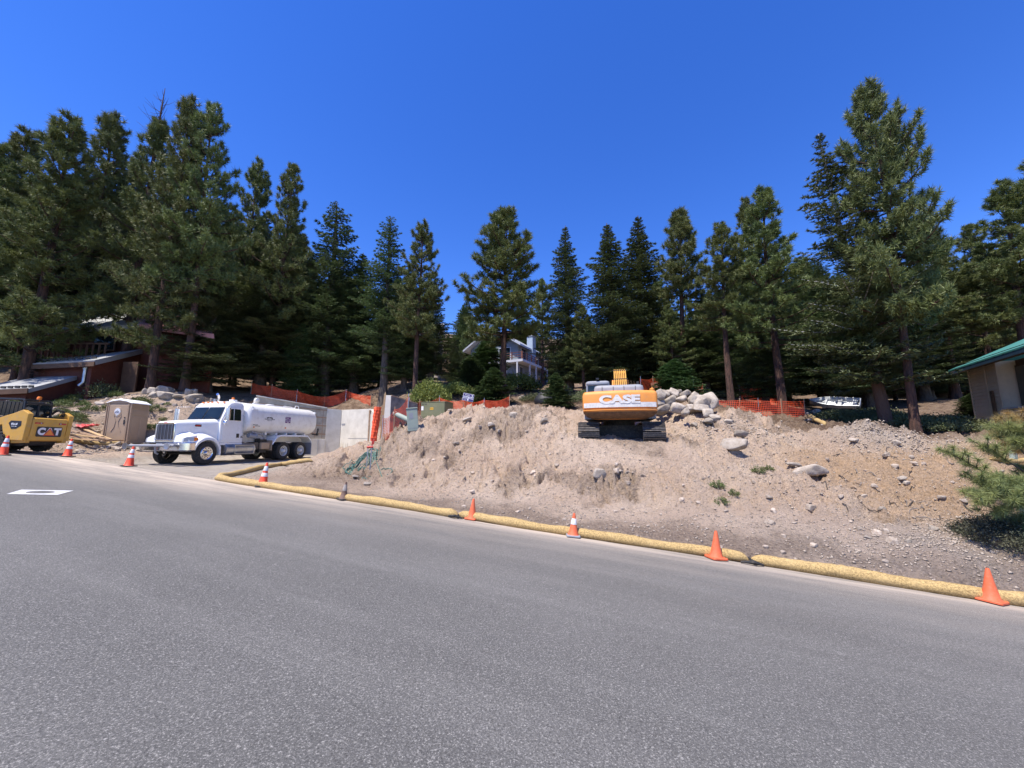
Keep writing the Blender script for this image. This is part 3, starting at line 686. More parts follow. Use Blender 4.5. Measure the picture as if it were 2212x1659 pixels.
# dead snag behind the slender pine
b = MB(); b.tube([(0,0,0),(.1,0,7),(.5,0,11),(1.0,.1,14)], [.07,.05,.035,.01], 6)
for i in range(16):
    z = random.uniform(8, 13.5); x = .3+(z-8)*.12; a = random.uniform(0, 6.28); L = random.uniform(.5, 1.3)
    b.tube([(x, 0, z), (x+math.cos(a)*L, math.sin(a)*L, z+L*.6)], [.03, .008], 4)
p = W(1508, 850, 33); o = b.build('dead_tree', M['deadwood'], None, True); o.location = (p.x, p.y, gz(p.x, p.y)); o.scale = (1, 1, WY(1508, 545, p.y).z/14-gz(p.x, p.y)/14)
tag(o, 'grey leafless snag showing between the slender pine and its neighbour', 'dead tree')
# ------------------------------------------------------------------ shrubs
def bush_mesh(seed, w, h, nclump=60, n=26, ln=.10, wd=.045, m='shrub', flat=1.0):
    R = np.random.default_rng(seed); th = R.uniform(0, 6.28, nclump); r = np.sqrt(R.uniform(0, 1, nclump)); k = R.uniform(0, 1, nclump)
    hh = h*(1-r**2*.75)*(.25+.75*k**.5)
    C = np.stack([np.cos(th)*r*w, np.sin(th)*r*w, hh], 1); D = C/np.linalg.norm(C, axis=1, keepdims=True)*.6+np.array([0, 0, .6]); D /= np.linalg.norm(D, axis=1, keepdims=True)
    c = np.repeat(C, n, 0)+R.normal(size=(nclump*n, 3))*np.array([.13*w, .13*w, .10*h+.02]); c[:, 2] = np.maximum(c[:, 2], .01)
    return tri_obj_mesh('foliage', needles(c, np.repeat(D, n, 0), 1, ln, wd, .7, R, .02), M[m]), C
def stems(C, r=.008, m='bark_fir'):
    b = MB()
    for c in C[:30]: b.tube([(c[0]*.1, c[1]*.1, -.05), (c[0]*.55, c[1]*.55, c[2]*.5), tuple(c)], [r*1.5, r, r*.5], 4, False)
    return b
BU = {}
for k, a in dict(weed=(21,.30,.28,26,16,.07,.03,'shrub'), fern=(22,.55,.38,50,20,.12,.035,'shrub'), dark=(23,1.1,.7,260,40,.05,.028,'shrubdark'), round=(24,1.9,1.5,220,34,.16,.09,'yelshrub'), manz=(25,1.2,.55,130,34,.085,.05,'manz'), pale=(26,1.0,1.1,60,24,.12,.04,'firpale')).items():
    me, C = bush_mesh(*a[:7], m=a[7]); o = stems(C).build('stem', M['bark_fir'], None); sm = o.data; bpy.data.objects.remove(o); BU[k] = (me, sm)
def bush(k, p, s, label, cat, name, group=None, sz=None):
    t = thing(name, label, cat, (p.x, p.y, gz(p.x, p.y)-.03), random.uniform(0, 6), group); t.scale = (s, s, sz or s)
    link('foliage', BU[k][0], t); link('stem', BU[k][1], t)
bush('round', W(1120, 860, 32), .95, 'rounded yellow-green bush below the deck of the blue-grey house', 'bush', 'shrub')
bush('round', W(930, 850, 25), .62, 'light green leafy bush behind the olive transformer box', 'bush', 'shrub', sz=1.0)
bush('round', W(985, 862, 27), .6, 'light green bush between the transformer box and the purple sign', 'bush', 'shrub')
bush('pale', W(222, 842, 24), .9, 'pale wiry bush at the corner of the red cabin wall', 'bush', 'shrub')
p, t = hit(2170, 1165); bush('dark', p, .62, 'dark twiggy bush at the foot of the bank under the pine sapling', 'bush', 'shrub')
p, t = hit(2228, 1180); bush('dark', p, .8, 'dark twiggy bush at the right edge beside the boulders', 'bush', 'shrub')
for i, (u, v) in enumerate([(1140,905),(1660,905)]): pass
for (u, v, s, lb) in [(1638,1018,.9,'small green weed tuft on the bank left of the flat boulder'),(1550,1052,1.0,'small green weed in the middle of the bank'),(1560,1085,.8,'low green weed below the middle bank weed'),
 (1585,1068,.7,'tiny weed right of the middle bank weed'),(1660,1012,.7,'weed tuft nearest the flat boulder'),(2095,1060,.6,'weed by the dark hollow in the bank')]:
    p, t = hit(u, v+4); bush('weed', p, s*.75, lb, 'weed', 'weed_tuft')
for i in range(46):
    x = random.uniform(-27, -19.3); y = random.uniform(17.5, 24)
    if x > -21.4 and y < 21.3: continue
    bush(random.choice(['fern', 'fern', 'weed']), Vector((x, y, 0)), random.uniform(.5, 1.0), 'low green fern clump on the stony bank between skid steer and cabin', 'fern', 'fern_clump', 'fern clumps on the left bank')
p0 = W(2045, 905, 20)
k = 0
for i in range(30):
    x = random.uniform(17.2, 21.5); y = random.uniform(16.6, 22.5)
    bush('manz', Vector((x, y, 0)), random.uniform(.7, 1.1), 'low olive ground shrub in the thicket beside the tan cabin', 'shrub', 'ground_shrub', 'ground shrubs beside the tan cabin')
for (u, v, tt, k, s) in [(1560,862,26,'manz',.8),(1650,868,30,'manz',.7),(1420,850,24,'manz',.6),(1280,848,26,'manz',.9),(1240,850,24,'manz',.8),(1160,858,26,'manz',.9),(1360,845,26,'manz',.8)]:
    bush(k, W(u, v, tt), s, 'low undergrowth bush in the shade at the edge of the woods', 'bush', 'ground_shrub', 'undergrowth bushes at the edge of the woods')
# pine sapling, right foreground
_sp = None
def sapling(name, base, branches, label, m='longneedle', dry=None):
    t = thing(name, label, 'pine sapling', tuple(base)); R = np.random.default_rng(5); b = MB(); C = []; D = []
    for pts in branches:
        pts = [np.array(q, float) for q in pts]; b.tube(pts, [.022, .016, .008][:len(pts)] if len(pts) == 3 else .014, 6)
        for s in np.linspace(.74, 1, 6):
            i = min(int(s*(len(pts)-1)), len(pts)-2); f = s*(len(pts)-1)-i; c = pts[i]*(1-f)+pts[i+1]*f; d = pts[i+1]-pts[i]; d /= np.linalg.norm(d)
            if s < .999:
                for sg in (-1, 1):
                    sd_ = np.cross(d, [0, 0, 1]); sd_ /= np.linalg.norm(sd_); td = d*.6+sd_*sg*R.uniform(.3, .8)+np.array([0, 0, R.uniform(.1, .7)]); td /= np.linalg.norm(td); e = c+td*R.uniform(.14, .30)
                    b.tube([c, e], [.008, .005], 4); C.append(e); D.append(td)
            C.append(c); D.append(d)
    C = np.array(C); D = np.array(D)
    link('needles', tri_obj_mesh('needles', needles(C, D, 95, .165, .0075, .74, R, .06), M[m]), t)
    b.build('branch', M['bark_fir'], t, True); return t
p, t = hit(2260, 1150); print('sapling t', t)
p = W(2250, 1165, 7.6); p.z = gz(p.x, p.y)
q = lambda u, v, t: tuple(W(u, v, t)-p)
sapling('pine_sapling', p, [[(0,0,0),(.02,.05,.5),q(2215,1010,7.6)],[(0,0,.4),q(2190,1065,7.5),q(2110,1040,7.4)],[(0,0,.4),q(2200,1060,7.5),q(2045,975,7.6)],[(0,0,.6),q(2215,1020,7.6),q(2125,965,7.6)],
 [(0,0,.3),q(2210,1085,7.4),q(2150,1110,7.2)],[(0,0,.6),q(2230,1000,7.7),q(2165,925,7.7)],[(0,0,.5),q(2240,1020,7.3),q(2180,1080,7.0)],[(0,0,.5),q(2230,980,7.6),q(2200,930,7.5)],[(0,0,.4),q(2200,1075,7.7),q(2130,1070,7.8)],[(0,0,.3),q(2225,1100,7.5),q(2185,1130,7.4)],[(0,0,.4),q(2230,1045,7.4),q(2140,1050,7.2)],[(0,0,.5),q(2225,1040,7.5),q(2175,1045,7.3)],[(0,0,.5),q(2225,1060,7.3),q(2205,1090,7.0)],[(0,0,.5),q(2230,960,7.6),q(2210,960,7.4)],[(0,0,.4),q(2210,1050,7.3),q(2110,1085,7.2)]],
 'long-needled young pine reaching in from the right edge over the bank')

M['olivedry'] = leaf('browning_pine_needles', (.26,.24,.09), (.33,.20,.08))
p = W(2262, 1040, 9.2); p.z = gz(p.x, p.y)
sapling('pine_sapling', p, [[(0,0,0),(.02,.05,.5),q(2240,935,9.2)],[(0,0,.4),q(2230,950,9.2),q(2178,915,9.2)],[(0,0,.4),q(2225,960,9.2),q(2160,945,9.0)],[(0,0,.4),q(2230,940,9.3),q(2200,905,9.2)],[(0,0,.4),q(2230,965,9.3),q(2192,975,9.0)]],
 'browning long-needled young pine higher up at the right edge', m='olivedry')
# ------------------------------------------------------------------ traffic cones
def rz_of(a, b): return math.atan2(b[1]-a[1], b[0]-a[0])
def road_pt(u, v, s=-.05):
    """point of the road plane seen at u,v"""
    a = (u-1106)/831; b = (829.5-v)/831; dx, dy, dz = a, cp-b*sp_, sp_+b*cp
    t = -CH/(dz+.0845*dx+.04*dy); return Vector((a*t, dy*t, CH+dz*t)), t
def cone_proto(H, rb, rt, base, body, bands, bm_=None):
    t = thing('traffic_cone', 'x', 'traffic cone')
    b = MB(); b.loft([[(p[0], p[1], z) for p in rrect(w, w, w*.12, 3)] for w, z in ((base, 0), (base, .022), (base*.94, .032))]); b.build('base', M[bm_ or 'conebase'], t)
    pr = lambda z: rb+(rt-rb)*z/H
    b = MB(); b.lathe([(rb*1.18, .03), (pr(.03), .055), (pr(H*.5), H*.5), (pr(H-.02), H-.02), (rt*.8, H), (rt*.55, H), (rt*.5, H-.05)], n=28); b.build('body', M[body], t, True)
    for z0, z1 in bands:
        b = MB(); b.lathe([(pr(z0)+.001, z0), (pr(z0)+.004, z0+.003), (pr(z1)+.004, z1-.003), (pr(z1)+.001, z1)], n=28); b.build('band', M['band'], t, True)
    return t
c28 = cone_proto(.71, .135, .028, .37, 'cone', [(.30, .41), (.47, .61)])
c18 = cone_proto(.47, .105, .022, .29, 'conefade', [], 'conefade')
c18b = cone_proto(.47, .105, .022, .29, 'conefade', [(.24, .36)], 'greyp')
c18d = cone_proto(.47, .10, .022, .28, 'conedark', [(.23, .40)])
for q_ in c18d.children:
    if q_.name.startswith('band'): q_.data.materials[0] = mat('grimy_band', (.30,.27,.25), .7, 0, .2, 9, dirt=.5)
CN = [(c28,145,986,'striped orange cone on the road between skid steer and portable toilet'),(c28,278,1007,'striped orange cone on the road in front of the water truck bumper'),
(c28,566,1051,'striped orange cone at the bent corner of the straw wattle'),(c28,5,983,'orange cone cut by the left edge beside the skid steer wheel'),
(c18d,741,1079,'small dirty brown cone with a grimy white collar by the straw wattle'),(c18,1019,1121,'small plain orange cone standing at the joint in the wattle'),
(c18b,1238,1158,'small orange cone with one white band, in front of the mound'),(c18,1547,1206,'small plain orange cone at the patched dark spot of the wattle'),(c18,2142,1299,'faded plain orange cone nearest the camera at far right')]
usedc = set()
for i, (pr, u, v, lb) in enumerate(CN):
    o = pr if pr.name not in usedc else copy_tree(pr); usedc.add(pr.name)
    p, t = road_pt(u, v); o.location = (p.x, p.y, p.z+.0); o.rotation_euler = (-.04, -.0845*-1*-.9, random.uniform(-.3, .3)); tag(o, lb, 'traffic cone', 'traffic cones along the road')
    o.rotation_euler = (Matrix.Rotation(.0845+(.03 if u in (566, 741) else 0), 3, 'Y') @ Matrix.Rotation(-.04, 3, 'X') @ Matrix.Rotation(.25*i, 3, 'Z')).to_euler()
    if u == 1547: o.scale = (1.05, 1.05, 1.05)
    if u == 2142: o.scale = (1.02, 1.02, 1.02)
# ------------------------------------------------------------------ straw wattles
def wattle(name, pts, r, label, sag=1):
    P = [Vector(p) for p in pts]; out = []
    for a, b in zip(P, P[1:]):
        n = max(2, int((b-a).length/.07))
        for i in range(n): out.append(a.lerp(b, i/n))
    out.append(P[-1]); b = MB(); n = 20; m = len(out); secs = []
    for i, p in enumerate(out):
        d = (out[min(i+1, m-1)]-out[max(i-1, 0)]).normalized(); a = d.cross(Vector((0, 0, 1))).normalized(); up = a.cross(d)
        e = min(1, math.sqrt(max(0, min(i, m-1-i))/3.0)*.8+.25); s = i*.07
        rr = r*e*(1+.07*math.sin(s*1.7+p.x)+.05*math.sin(s*5.3)+.03*random.uniform(-1, 1))
        q = p+a*(.04*math.sin(s*.8)); sec = []
        for k in range(n):
            t = 2*PI*k/n; zz = math.sin(t)*rr*.92; f = 1.06+random.uniform(-.045, .045)
            sec.append(q+a*math.cos(t)*rr*f+up*(max(zz*f, -rr*.72)+rr*.70))
        secs.append(sec)
    b.loft(secs); o = b.build(name, M['straw'], None, True); return tag(o, label, 'straw wattle', 'straw wattles along the road edge')
def ep(x, off=.16, dz=-.01): y = EA+EB*x+off/EN; return (x, y, -.0845*x-.04*y+dz)
wattle('straw_wattle', [ep(-9.55,.2), ep(-8.5), ep(-6.5,.2), ep(-4.2,.15), ep(-2.5,.22), ep(-1.28,.18)], .104, 'yellow straw wattle from the bent corner to the joint by the middle cone')
wattle('straw_wattle', [ep(-1.34,.27), ep(.2,.2), ep(1.5,.22), ep(3,.2), ep(4.42,.22)], .10, 'yellow straw wattle in front of the excavator mound')
wattle('straw_wattle', [ep(4.4,.2), ep(5.6,.24), ep(7.0,.2), ep(9.5,.2)], .107, 'yellow straw wattle running out of the right edge of the photo')
pa = [hit(u, v)[0] for u, v in ((492, 1034), (520, 1024), (560, 1014), (610, 1006), (650, 1000), (676, 998))]
wattle('straw_wattle', [Vector(ep(-9.6,.33))]+[q+Vector((0, 0, .0)) for q in pa[1:]], .105, 'short straw wattle turned back along the driveway')
pb = [hit(u, v)[0] for u, v in ((147, 955), (190, 960), (232, 963), (262, 960))]
wattle('straw_wattle', pb, .10, 'flattened yellow wattle lying behind the cone beside the lumber')
pb = [hit(u, v)[0] for u, v in ((1746, 902), (1762, 909), (1784, 921))]
wattle('straw_wattle', pb, .10, 'short broken piece of wattle in the dirt below the metal boat')
pb = [hit(u, v)[0] for u, v in ((2140, 1000), (2175, 1004), (2230, 1008))]
wattle('straw_wattle', pb, .10, 'wattle behind the pine sapling at the right edge')
for x in (-1.3, 4.42):
    b = MB(); b.tube([ep(x-.22,.05,.01), ep(x-.05,-.02,.05), ep(x+.12,.06,.01)], [.02,.035,.02], 7); b.tube([ep(x,.05,.03), ep(x+.02,.3,.05)], .03, 6)
    tag(b.build('rubber_weight', M['rubber'], None, True), 'black sandbag at the wattle joint '+('by the middle plain cone' if x < 0 else 'right of the plain cone before the bank'), 'sandbag')
# white square with manhole
p, t = road_pt(79, 1062); mh = thing('manhole', 'manhole cover set in a white painted square on the road', 'manhole', tuple(p), 0, rx=-.04, ry=.0845)
c = [road_pt(u, v)[0]-p for u, v in ((14,1067.5),(46,1058),(159,1060),(124,1069.5))]
I = Matrix(mh.rotation_euler.to_matrix()).inverted(); c = [I @ q for q in c]
print('manhole', [tuple(round(k, 2) for k in q) for q in c])
n = 32; ring = []; ctr = sum(c, Vector())/4; rad = (c[2]-c[0]).length*.20
def sq(a):
    a = (a % (2*PI))/(2*PI)*4; i = int(a) % 4; return c[i].lerp(c[(i+1) % 4], a-int(a))
off = math.atan2((c[0]-ctr).y, (c[0]-ctr).x)
b = MB(); inner = []; outer = []
for k in range(n):
    a = 2*PI*k/n; o_ = sq(a); an = math.atan2((o_-ctr).y, (o_-ctr).x); inner.append((ctr.x+rad*math.cos(an), ctr.y+rad*math.sin(an), .004)); outer.append((o_.x, o_.y, .004))
b.loft([inner, outer], cap=False); b.build('painted_square', M['band'], mh)
b = MB(); b.lathe([(0, .004), (rad*.93, .004), (rad*.95, .0), (rad*.98, .007), (rad, .003)], c=(ctr.x, ctr.y, 0), n=32); b.build('cover', M['asphalt'], mh)
# ------------------------------------------------------------------ water truck  (x forward, y driver side)
T = thing('water_truck', 'white tandem-axle water tank truck parked nose-out on the dusty driveway', 'truck', (0, 0, 0))
fwd = Vector((-.18, -.98)).normalized()
pw = W(443, 1003, 17.5); ax = Vector((pw.x-.98*1.17, pw.y+.18*1.17)); T.rotation_euler = (0, 0, math.atan2(fwd.y, fwd.x)); T.location = (ax.x, ax.y, .385)
T.rotation_euler.y = .0
g0 = gz(ax.x, ax.y); g1_ = gz(ax.x-fwd.x*5.3, ax.y-fwd.y*5.3); T.location.z = g0; T.rotation_euler = (0, math.atan2(g1_-g0, 5.3), T.rotation_euler.z)
print('truck ground', g0, g1_)
def wheel(parent, x, y, r, w, rim='alu', deep=.06, side=1, dual=False):
    t = MB(); hw = w/2; t.lathe([(r*.56, -hw*.8), (r*.60, -hw), (r*.80, -hw*1.02), (r*.95, -hw*.96), (r, -hw*.78), (r, -.02), (r*.985, -.015), (r*.985, .015), (r, .02), (r, hw*.78), (r*.95, hw*.96), (r*.80, hw*1.02), (r*.60, hw), (r*.56, hw*.8)], 'y', n=36)
    wb = MB(); k = 1 if side > 0 else -1
    wh = bpy.data.objects.new('wheel', None); COL.objects.link(wh); wh.parent = parent; wh.location = (x, y, r)
    t.build('tyre', M['rubber'], wh, True)
    f = lambda h: h*k
    wb.lathe([(r*.575, f(hw*.95)), (r*.56, f(hw*.88)), (r*.52, f(hw*.8)), (r*.49, f(hw*.8-deep)), (r*.36, f(hw*.8-deep*1.1)), (r*.30, f(hw*.8-deep*.7)), (r*.22, f(hw*.8-deep*.6)), (r*.21, f(hw*.8+.04)), (r*.15, f(hw*.8+.09)), (0, f(hw*.8+.10))], 'y', n=36)
    wb.build('rim', M[rim], wh, True)
    hb = MB()
    for q in range(10):
        a = 2*PI*q/10; c_ = (r*.42*math.cos(a), f(hw*.8-deep*1.02), r*.42*math.sin(a)); hb.tube([(c_[0], c_[1]-k*.01, c_[2]), (c_[0], c_[1]+k*.004, c_[2])], r*.05, 8)
    for q in range(10):
        a = 2*PI*(q+.5)/10; hb.tube([(r*.27*math.cos(a), f(hw*.8-deep*.7), r*.27*math.sin(a)), (r*.27*math.cos(a), f(hw*.8-deep*.7+.03), r*.27*math.sin(a))], r*.03, 6)
    hb.build('wheel_hole' if False else 'wheel_nut', M['darksteel'], wh); return wh
for sd_ in (1, -1):
    wheel(T, 0, 1.05*sd_, .51, .28, 'chrome', -.02, sd_)
    for x in (-4.62, -5.97):
        wheel(T, x, 1.06*sd_, .50, .27, 'stripe', .13, sd_); wheel(T, x, .75*sd_, .50, .27, 'stripe', .02, -sd_)
b = MB()
for s in (1, -1): b.box(-7.0, .75, s*.43-.04, s*.43+.04, .68, .92)
for x in (-6.9, -5.3, -3.2, -1.9, -.6, .6): b.box(x-.05, x+.05, -.388, .388, .70, .90)
b.tube([(0,-.95,.5),(0,.95,.5)], .06, 8); b.tube([(-4.62,-.9,.5),(-4.62,.9,.5)], .09, 8); b.tube([(-5.97,-.9,.5),(-5.97,.9,.5)], .09, 8); b.tube([(-1.2,0,.7),(-4.6,0,.55)], .05, 8)
b.box(-.5, .6, -.35, .35, .95, 1.4)
for s in (1, -1): b.tube([(-.4, s*.35, .9), (.2, s*.6, .6), (.9, s*.6, .7)], .035, 6)
b.box(-3.5, -3.05, .95, 1.05, .45, 1.15); b.tube([(-3.25,.7,.5),(-3.25,.7,1.2)], .13, 10)
b.build('chassis', M['darksteel'], T)
# hood
def sec(x, w, z0, z1, r, top=.0):
    pts = []
    for p in rrect(w, z1-z0, r, 4, 0, (z0+z1)/2): pts.append((x, p[0], p[1]+(top*(1-(p[0]/(w/2))**2) if p[1] > (z0+z1)/2 else 0)))
    return pts
b = MB(); b.loft([sec(.98, 1.02, 1.04, 1.86, .08, .03), sec(.93, 1.08, 1.02, 1.90, .12, .05), sec(.5, 1.22, 1.0, 1.95, .16, .06), sec(0, 1.42, 1.0, 2.0, .18, .06), (sec(-.45, 1.68, 1.0, 2.05, .2, .06)), sec(-.76, 1.86, 1.0, 2.09, .2, .06)])
b.build('hood', M['white'], T, True, angle=50)
for s in (1, -1):
    b = MB(); secs = []
    for k in range(19):
        a = math.radians(14+ (174)*k/18); r0 = .60; r1 = .70 if 2 < k < 16 else .66
        cx, cz = math.cos(a), math.sin(a)
        zf = .50; y0, y1 = (.55, 1.22)
        secs.append([(r0*cx, s*y0, zf+r0*cz), (r0*cx, s*y1, zf+r0*cz), (r1*cx, s*(y1), zf+r1*cz), ((r1+.05)*cx, s*(y1-.08), zf+(r1+.07)*cz), ((r1+.10)*cx, s*(y0+.15), zf+(r1+.24)*cz), ((r1+.05)*cx, s*y0, zf+(r1+.24)*cz)])
    b.loft(secs); b.build('fender', M['white'], T, True, angle=50)
    b = MB(); b.loft([[(.45, s*.55, .98), (.45, s*1.14, .98), (.45, s*1.10, 1.32), (.45, s*.55, 1.5)], [(.80, s*.5, .98), (.80, s*1.10, .98), (.80, s*1.04, 1.26), (.80, s*.5, 1.42)], [(.99, s*.48, .99), (.99, s*.98, .99), (.97, s*.92, 1.20), (.95, s*.48, 1.30)]]); b.build('fender_nose', M['white'], T, True, bevel=.03, angle=60)
    b = MB(); pl = [(.62,1.06),(.985,1.03),(.965,1.18),(.86,1.235),(.60,1.23)]
    b.loft([[(x, s*(1.165-(max(0, x-.55))*.34-.1*max(0, z-1.0)), z) for x, z in pl], [(x+.0, s*(1.09-(max(0, x-.55))*.34-.1*max(0, z-1.0)), z) for x, z in pl]]); hl = b.build('headlight', M['lens'], T, bevel=.012)
    b = MB(); pl = [(.42,1.08),(.62,1.06),(.60,1.22),(.46,1.20)]
    b.loft([[(x, s*(1.168-(max(0, x-.55))*.34-.1*max(0, z-1.0)), z) for x, z in pl], [(x, s*1.09, z) for x, z in pl]]); b.build('turn_signal', M['amber'], T, bevel=.01)
b = MB(); b.loft([sec(.982, .92, 1.13, 1.80, .06), sec(1.0, .90, 1.14, 1.79, .06)]); gr = b.build('grille', M['grille'], T)
b = MB()
for k in range(5): y = -.36+.18*k; b.box(1.001, 1.012, y-.010, y+.010, 1.14, 1.785)
b.build('grille_bar', M['alu'], gr)
b = MB(); fr = [(p[0], p[1]) for p in rrect(1.02, .80, .07, 4, 0, 1.46)]; fi = rrect(.92, .70, .05, 4, 0, 1.46)
b.loft([[(1.0, *p) for p in fr], [(1.02, *p) for p in rrect(.99, .77, .07, 4, 0, 1.46)], [(1.014, *p) for p in fi]], cap=False); b.build('grille_surround', M['chrome'], gr, True)
b = MB(); b.loft([[(1.02, -.10, 1.83), (1.02, .10, 1.83), (1.02, .07, 1.875), (1.02, -.07, 1.875)], [(1.04, -.08, 1.835), (1.04, .08, 1.835), (1.04, .05, 1.87), (1.04, -.05, 1.87)]]); b.build('badge', M['redlens'], gr)
# bumper
b = MB(); prof = [(0, .62), (.05, .66), (.05, .96), (0, 1.0), (-.03, .98), (-.03, .64)]; secs = []
for y, x in [(-1.21,.62),(-1.21,.80),(-1.12,.97),(-.9,1.06),(-.4,1.10),(0,1.11),(.4,1.10),(.9,1.06),(1.12,.97),(1.21,.80),(1.21,.62)]:
    ny_ = y/1.21; secs.append([(x+px*(1 if abs(y) < 1.2 else .2), y+px*ny_*(1 if abs(y) > 1.1 else 0), z) for px, z in prof])
b.loft(secs); bu = b.build('bumper', M['chrome'], T, True, angle=50)
b = MB(); b.box(1.165, 1.175, -.17, .17, .80, .97); b.build('licence_plate', M['greyp'], bu)
b = MB(); b.tube([(1.28,-1.42,.86),(1.28,.95,.86)], .055, 12)
for y in (-.5, .3, .7): b.bar((1.1, y, .84), (1.28, y, .86), .06)
b.tube([(1.24,-.1,.80),(1.2,-.1,.55),(1.1,-.1,.5)], .04, 8); b.build('spray_bar', M['greyp'], T, True)
for y, dx in ((.78, .05), (-1.45, .03)):
    b = MB(); b.lathe([(.03, -.12), (.06, -.1), (.06, 0), (.13, .06), (.14, .10), (.0, .09)], 'x', (1.33+dx, y, .84)); b.build('spray_nozzle', M['alu'], T, True)
# cab
def cabp(y, ins=0): return [(-.72+ins*.0, .98), (-.72, 2.02), (-1.07, 2.72), (-1.20, 2.88), (-1.45, 2.95), (-1.85, 2.93), (-1.95, 2.85), (-1.97, .98)]
b = MB(); secs = []
for y, sc_, dz in [(-1.02,0,0),(-.99,.03,.04),(-.85,.03,.07),(0,.06,.10),(.85,.03,.07),(.99,.03,.04),(1.02,0,0)]:
    f = []
    for x, z in cabp(y):
        tin = max(0, (z-2.0)/.9)*.07; f.append((x+(sc_ if z < 2.8 and x > -1.1 else 0), y*(1-tin), z+(dz if z > 2.6 else 0)))
    secs.append(f)
b.loft(secs); cab = b.build('cab', M['white'], T, True, bevel=.03, seg=3, angle=35)
# windshield (two panes divided by a post)
def wsp(y, k, o=.012): x0, z0, x1, z1 = -.66, 2.10, -.985, 2.70; return (x0+(x1-x0)*k+.03*(1-abs(y))+o, y*(1-.05*k), z0+(z1-z0)*k+o*.5)
b = MB()
for s in (1, -1): b.add([wsp(s*.03, 0, .02), wsp(s*.90, 0, .02), wsp(s*.88, 1, .02), wsp(s*.03, 1, .02), wsp(s*.03, 0, -.01), wsp(s*.90, 0, -.01), wsp(s*.88, 1, -.01), wsp(s*.03, 1, -.01)], [(0,1,2,3),(7,6,5,4),(0,4,5,1),(1,5,6,2),(2,6,7,3),(3,7,4,0)])
ws = b.build('windshield', M['glass'], cab)
b = MB(); b.bar(wsp(.7, 0, .03), wsp(.35, .18, .03), .015); b.bar(wsp(-.1, 0, .03), wsp(-.5, .15, .03), .015); b.build('wiper', M['black'], ws)
for s in (1, -1):
    pl = [(-.78,1.08),(-.78,2.06),(-1.12,2.72),(-1.80,2.72),(-1.84,2.6),(-1.84,1.08)]
    yy = lambda z: s*(1.02*(1-max(0, (z-2.0)/.9)*.07))
    b = MB(); b.loft([[(x, yy(z)+s*.002, z) for x, z in pl], [(x, yy(z)+s*.022, z) for x, z in pl]]); dr = b.build('door', M['white'], cab, bevel=.012)
    pl = [(-.88,2.07),(-1.15,2.62),(-1.34,2.64),(-1.34,2.07)]; b = MB(); b.loft([[(x, yy(z)+s*.018, z) for x, z in pl], [(x, yy(z)+s*.027, z) for x, z in pl]]); b.build('window', M['glass'], dr)
    pl = [(-1.38,2.07),(-1.38,2.64),(-1.72,2.64),(-1.76,2.55),(-1.76,2.07)]; b = MB(); b.loft([[(x, yy(z)+s*.018, z) for x, z in pl], [(x, yy(z)+s*.027, z) for x, z in pl]]); b.build('window', M['glass'], dr)
    b = MB(); b.box(-1.72, -1.58, min(s*1.035, s*1.06), max(s*1.035, s*1.06), 1.22, 1.42); b.build('handle', M['black'], dr)
    b = MB(); b.tube([(-1.90, s*1.06, 1.3), (-1.90, s*1.09, 1.35), (-1.90, s*1.07, 2.3), (-1.90, s*1.0, 2.35)], .015, 6); b.build('grab_rail', M['alu'], cab)
    mr = MB(); yo = s*1.48; mr.tube([(-.80, s*.98, 2.72), (-.55, yo, 2.70), (-.55, yo, 1.98), (-.80, s*1.03, 2.0)], .014, 6); mr.box(-.62, -.55, yo-.11, yo+.11, 2.02, 2.62); mo = mr.build('mirror', M['chrome'], cab, bevel=.012)
    b = MB(); b.lathe([(0, .05), (.07, .03), (.10, 0), (.09, -.02)], 'x', (-.50, s*1.42, 1.92)); b.build('round_mirror', M['chrome'], mo, True)
    b = MB(); b.box(-1.97, -.76, min(s*.99, s*1.03), max(s*.99, s*1.03), .86, .975); b.build('sill', M['white'], cab, bevel=.01)
for y in (-.62, -.28, 0, .28, .62):
    b = MB(); b.lathe([(.055, 0), (.055, .03), (.03, .055), (0, .06)], 'z', (-1.16+.12*(1-abs(y)), y, 2.935), n=12); b.build('marker_light', M['amber'], cab, True)
b = MB(); b.lathe([(.07, 0), (.07, .05), (.06, .11), (0, .12)], 'z', (-1.85, .35, 3.17), n=16); bc = b.build('beacon', M['amber'], T, True)
b = MB(); b.box(-2.0, -1.7, .05, .62, 3.04, 3.07); b.box(-1.99, -1.75, .22, .46, 3.072, 3.168)
for y in (.1, .57): b.bar((-1.9, y, 2.9), (-1.9, y, 3.04), .03)
b.bar((-1.95, -.7, 3.0), (-1.5, -.1, 3.07), .03); b.bar((-1.95, -.7, 3.0), (-1.95, .2, 3.04), .03); b.build('light_bracket', M['whitecap'], T)
b = MB(); b.tube([(-2.03,-.75,1.0),(-2.03,-.75,3.2),(-2.02,-.74,3.34),(-1.95,-.70,3.44),(-1.86,-.66,3.48)], .065, 12); b.build('exhaust_stack', M['chrome'], T, True)
b = MB(); b.lathe([(0,.09),(.05,.08),(.06,0),(.05,-.06)], 'z', (-1.55, -.45, 3.1)); b.tube([(-1.2,.9,2.8),(-1.25,.95,3.2)], .006, 4); b.build('air_horn', M['alu'], cab, True)
for s in (1, -1):
    b = MB(); pl = rrect(.42, .10, .05, 4, .05, 1.76); b.loft([[(x, s*(.70-.10*(x)*1.0+.012), z) for x, z in [(p[0]-.0, p[1]) for p in pl]], [(x, s*(.66-.10*x), z) for x, z in pl]]); em = b.build('side_badge', M['blackpaint'], T)
    b = MB(); b.loft([[(x, s*(.72-.10*x), z) for x, z in rrect(.22, .055, .027, 4, .14, 1.76)], [(x, s*(.66-.10*x), z) for x, z in rrect(.22, .055, .027, 4, .14, 1.76)]]); b.build('badge_oval', M['redlens'], em)
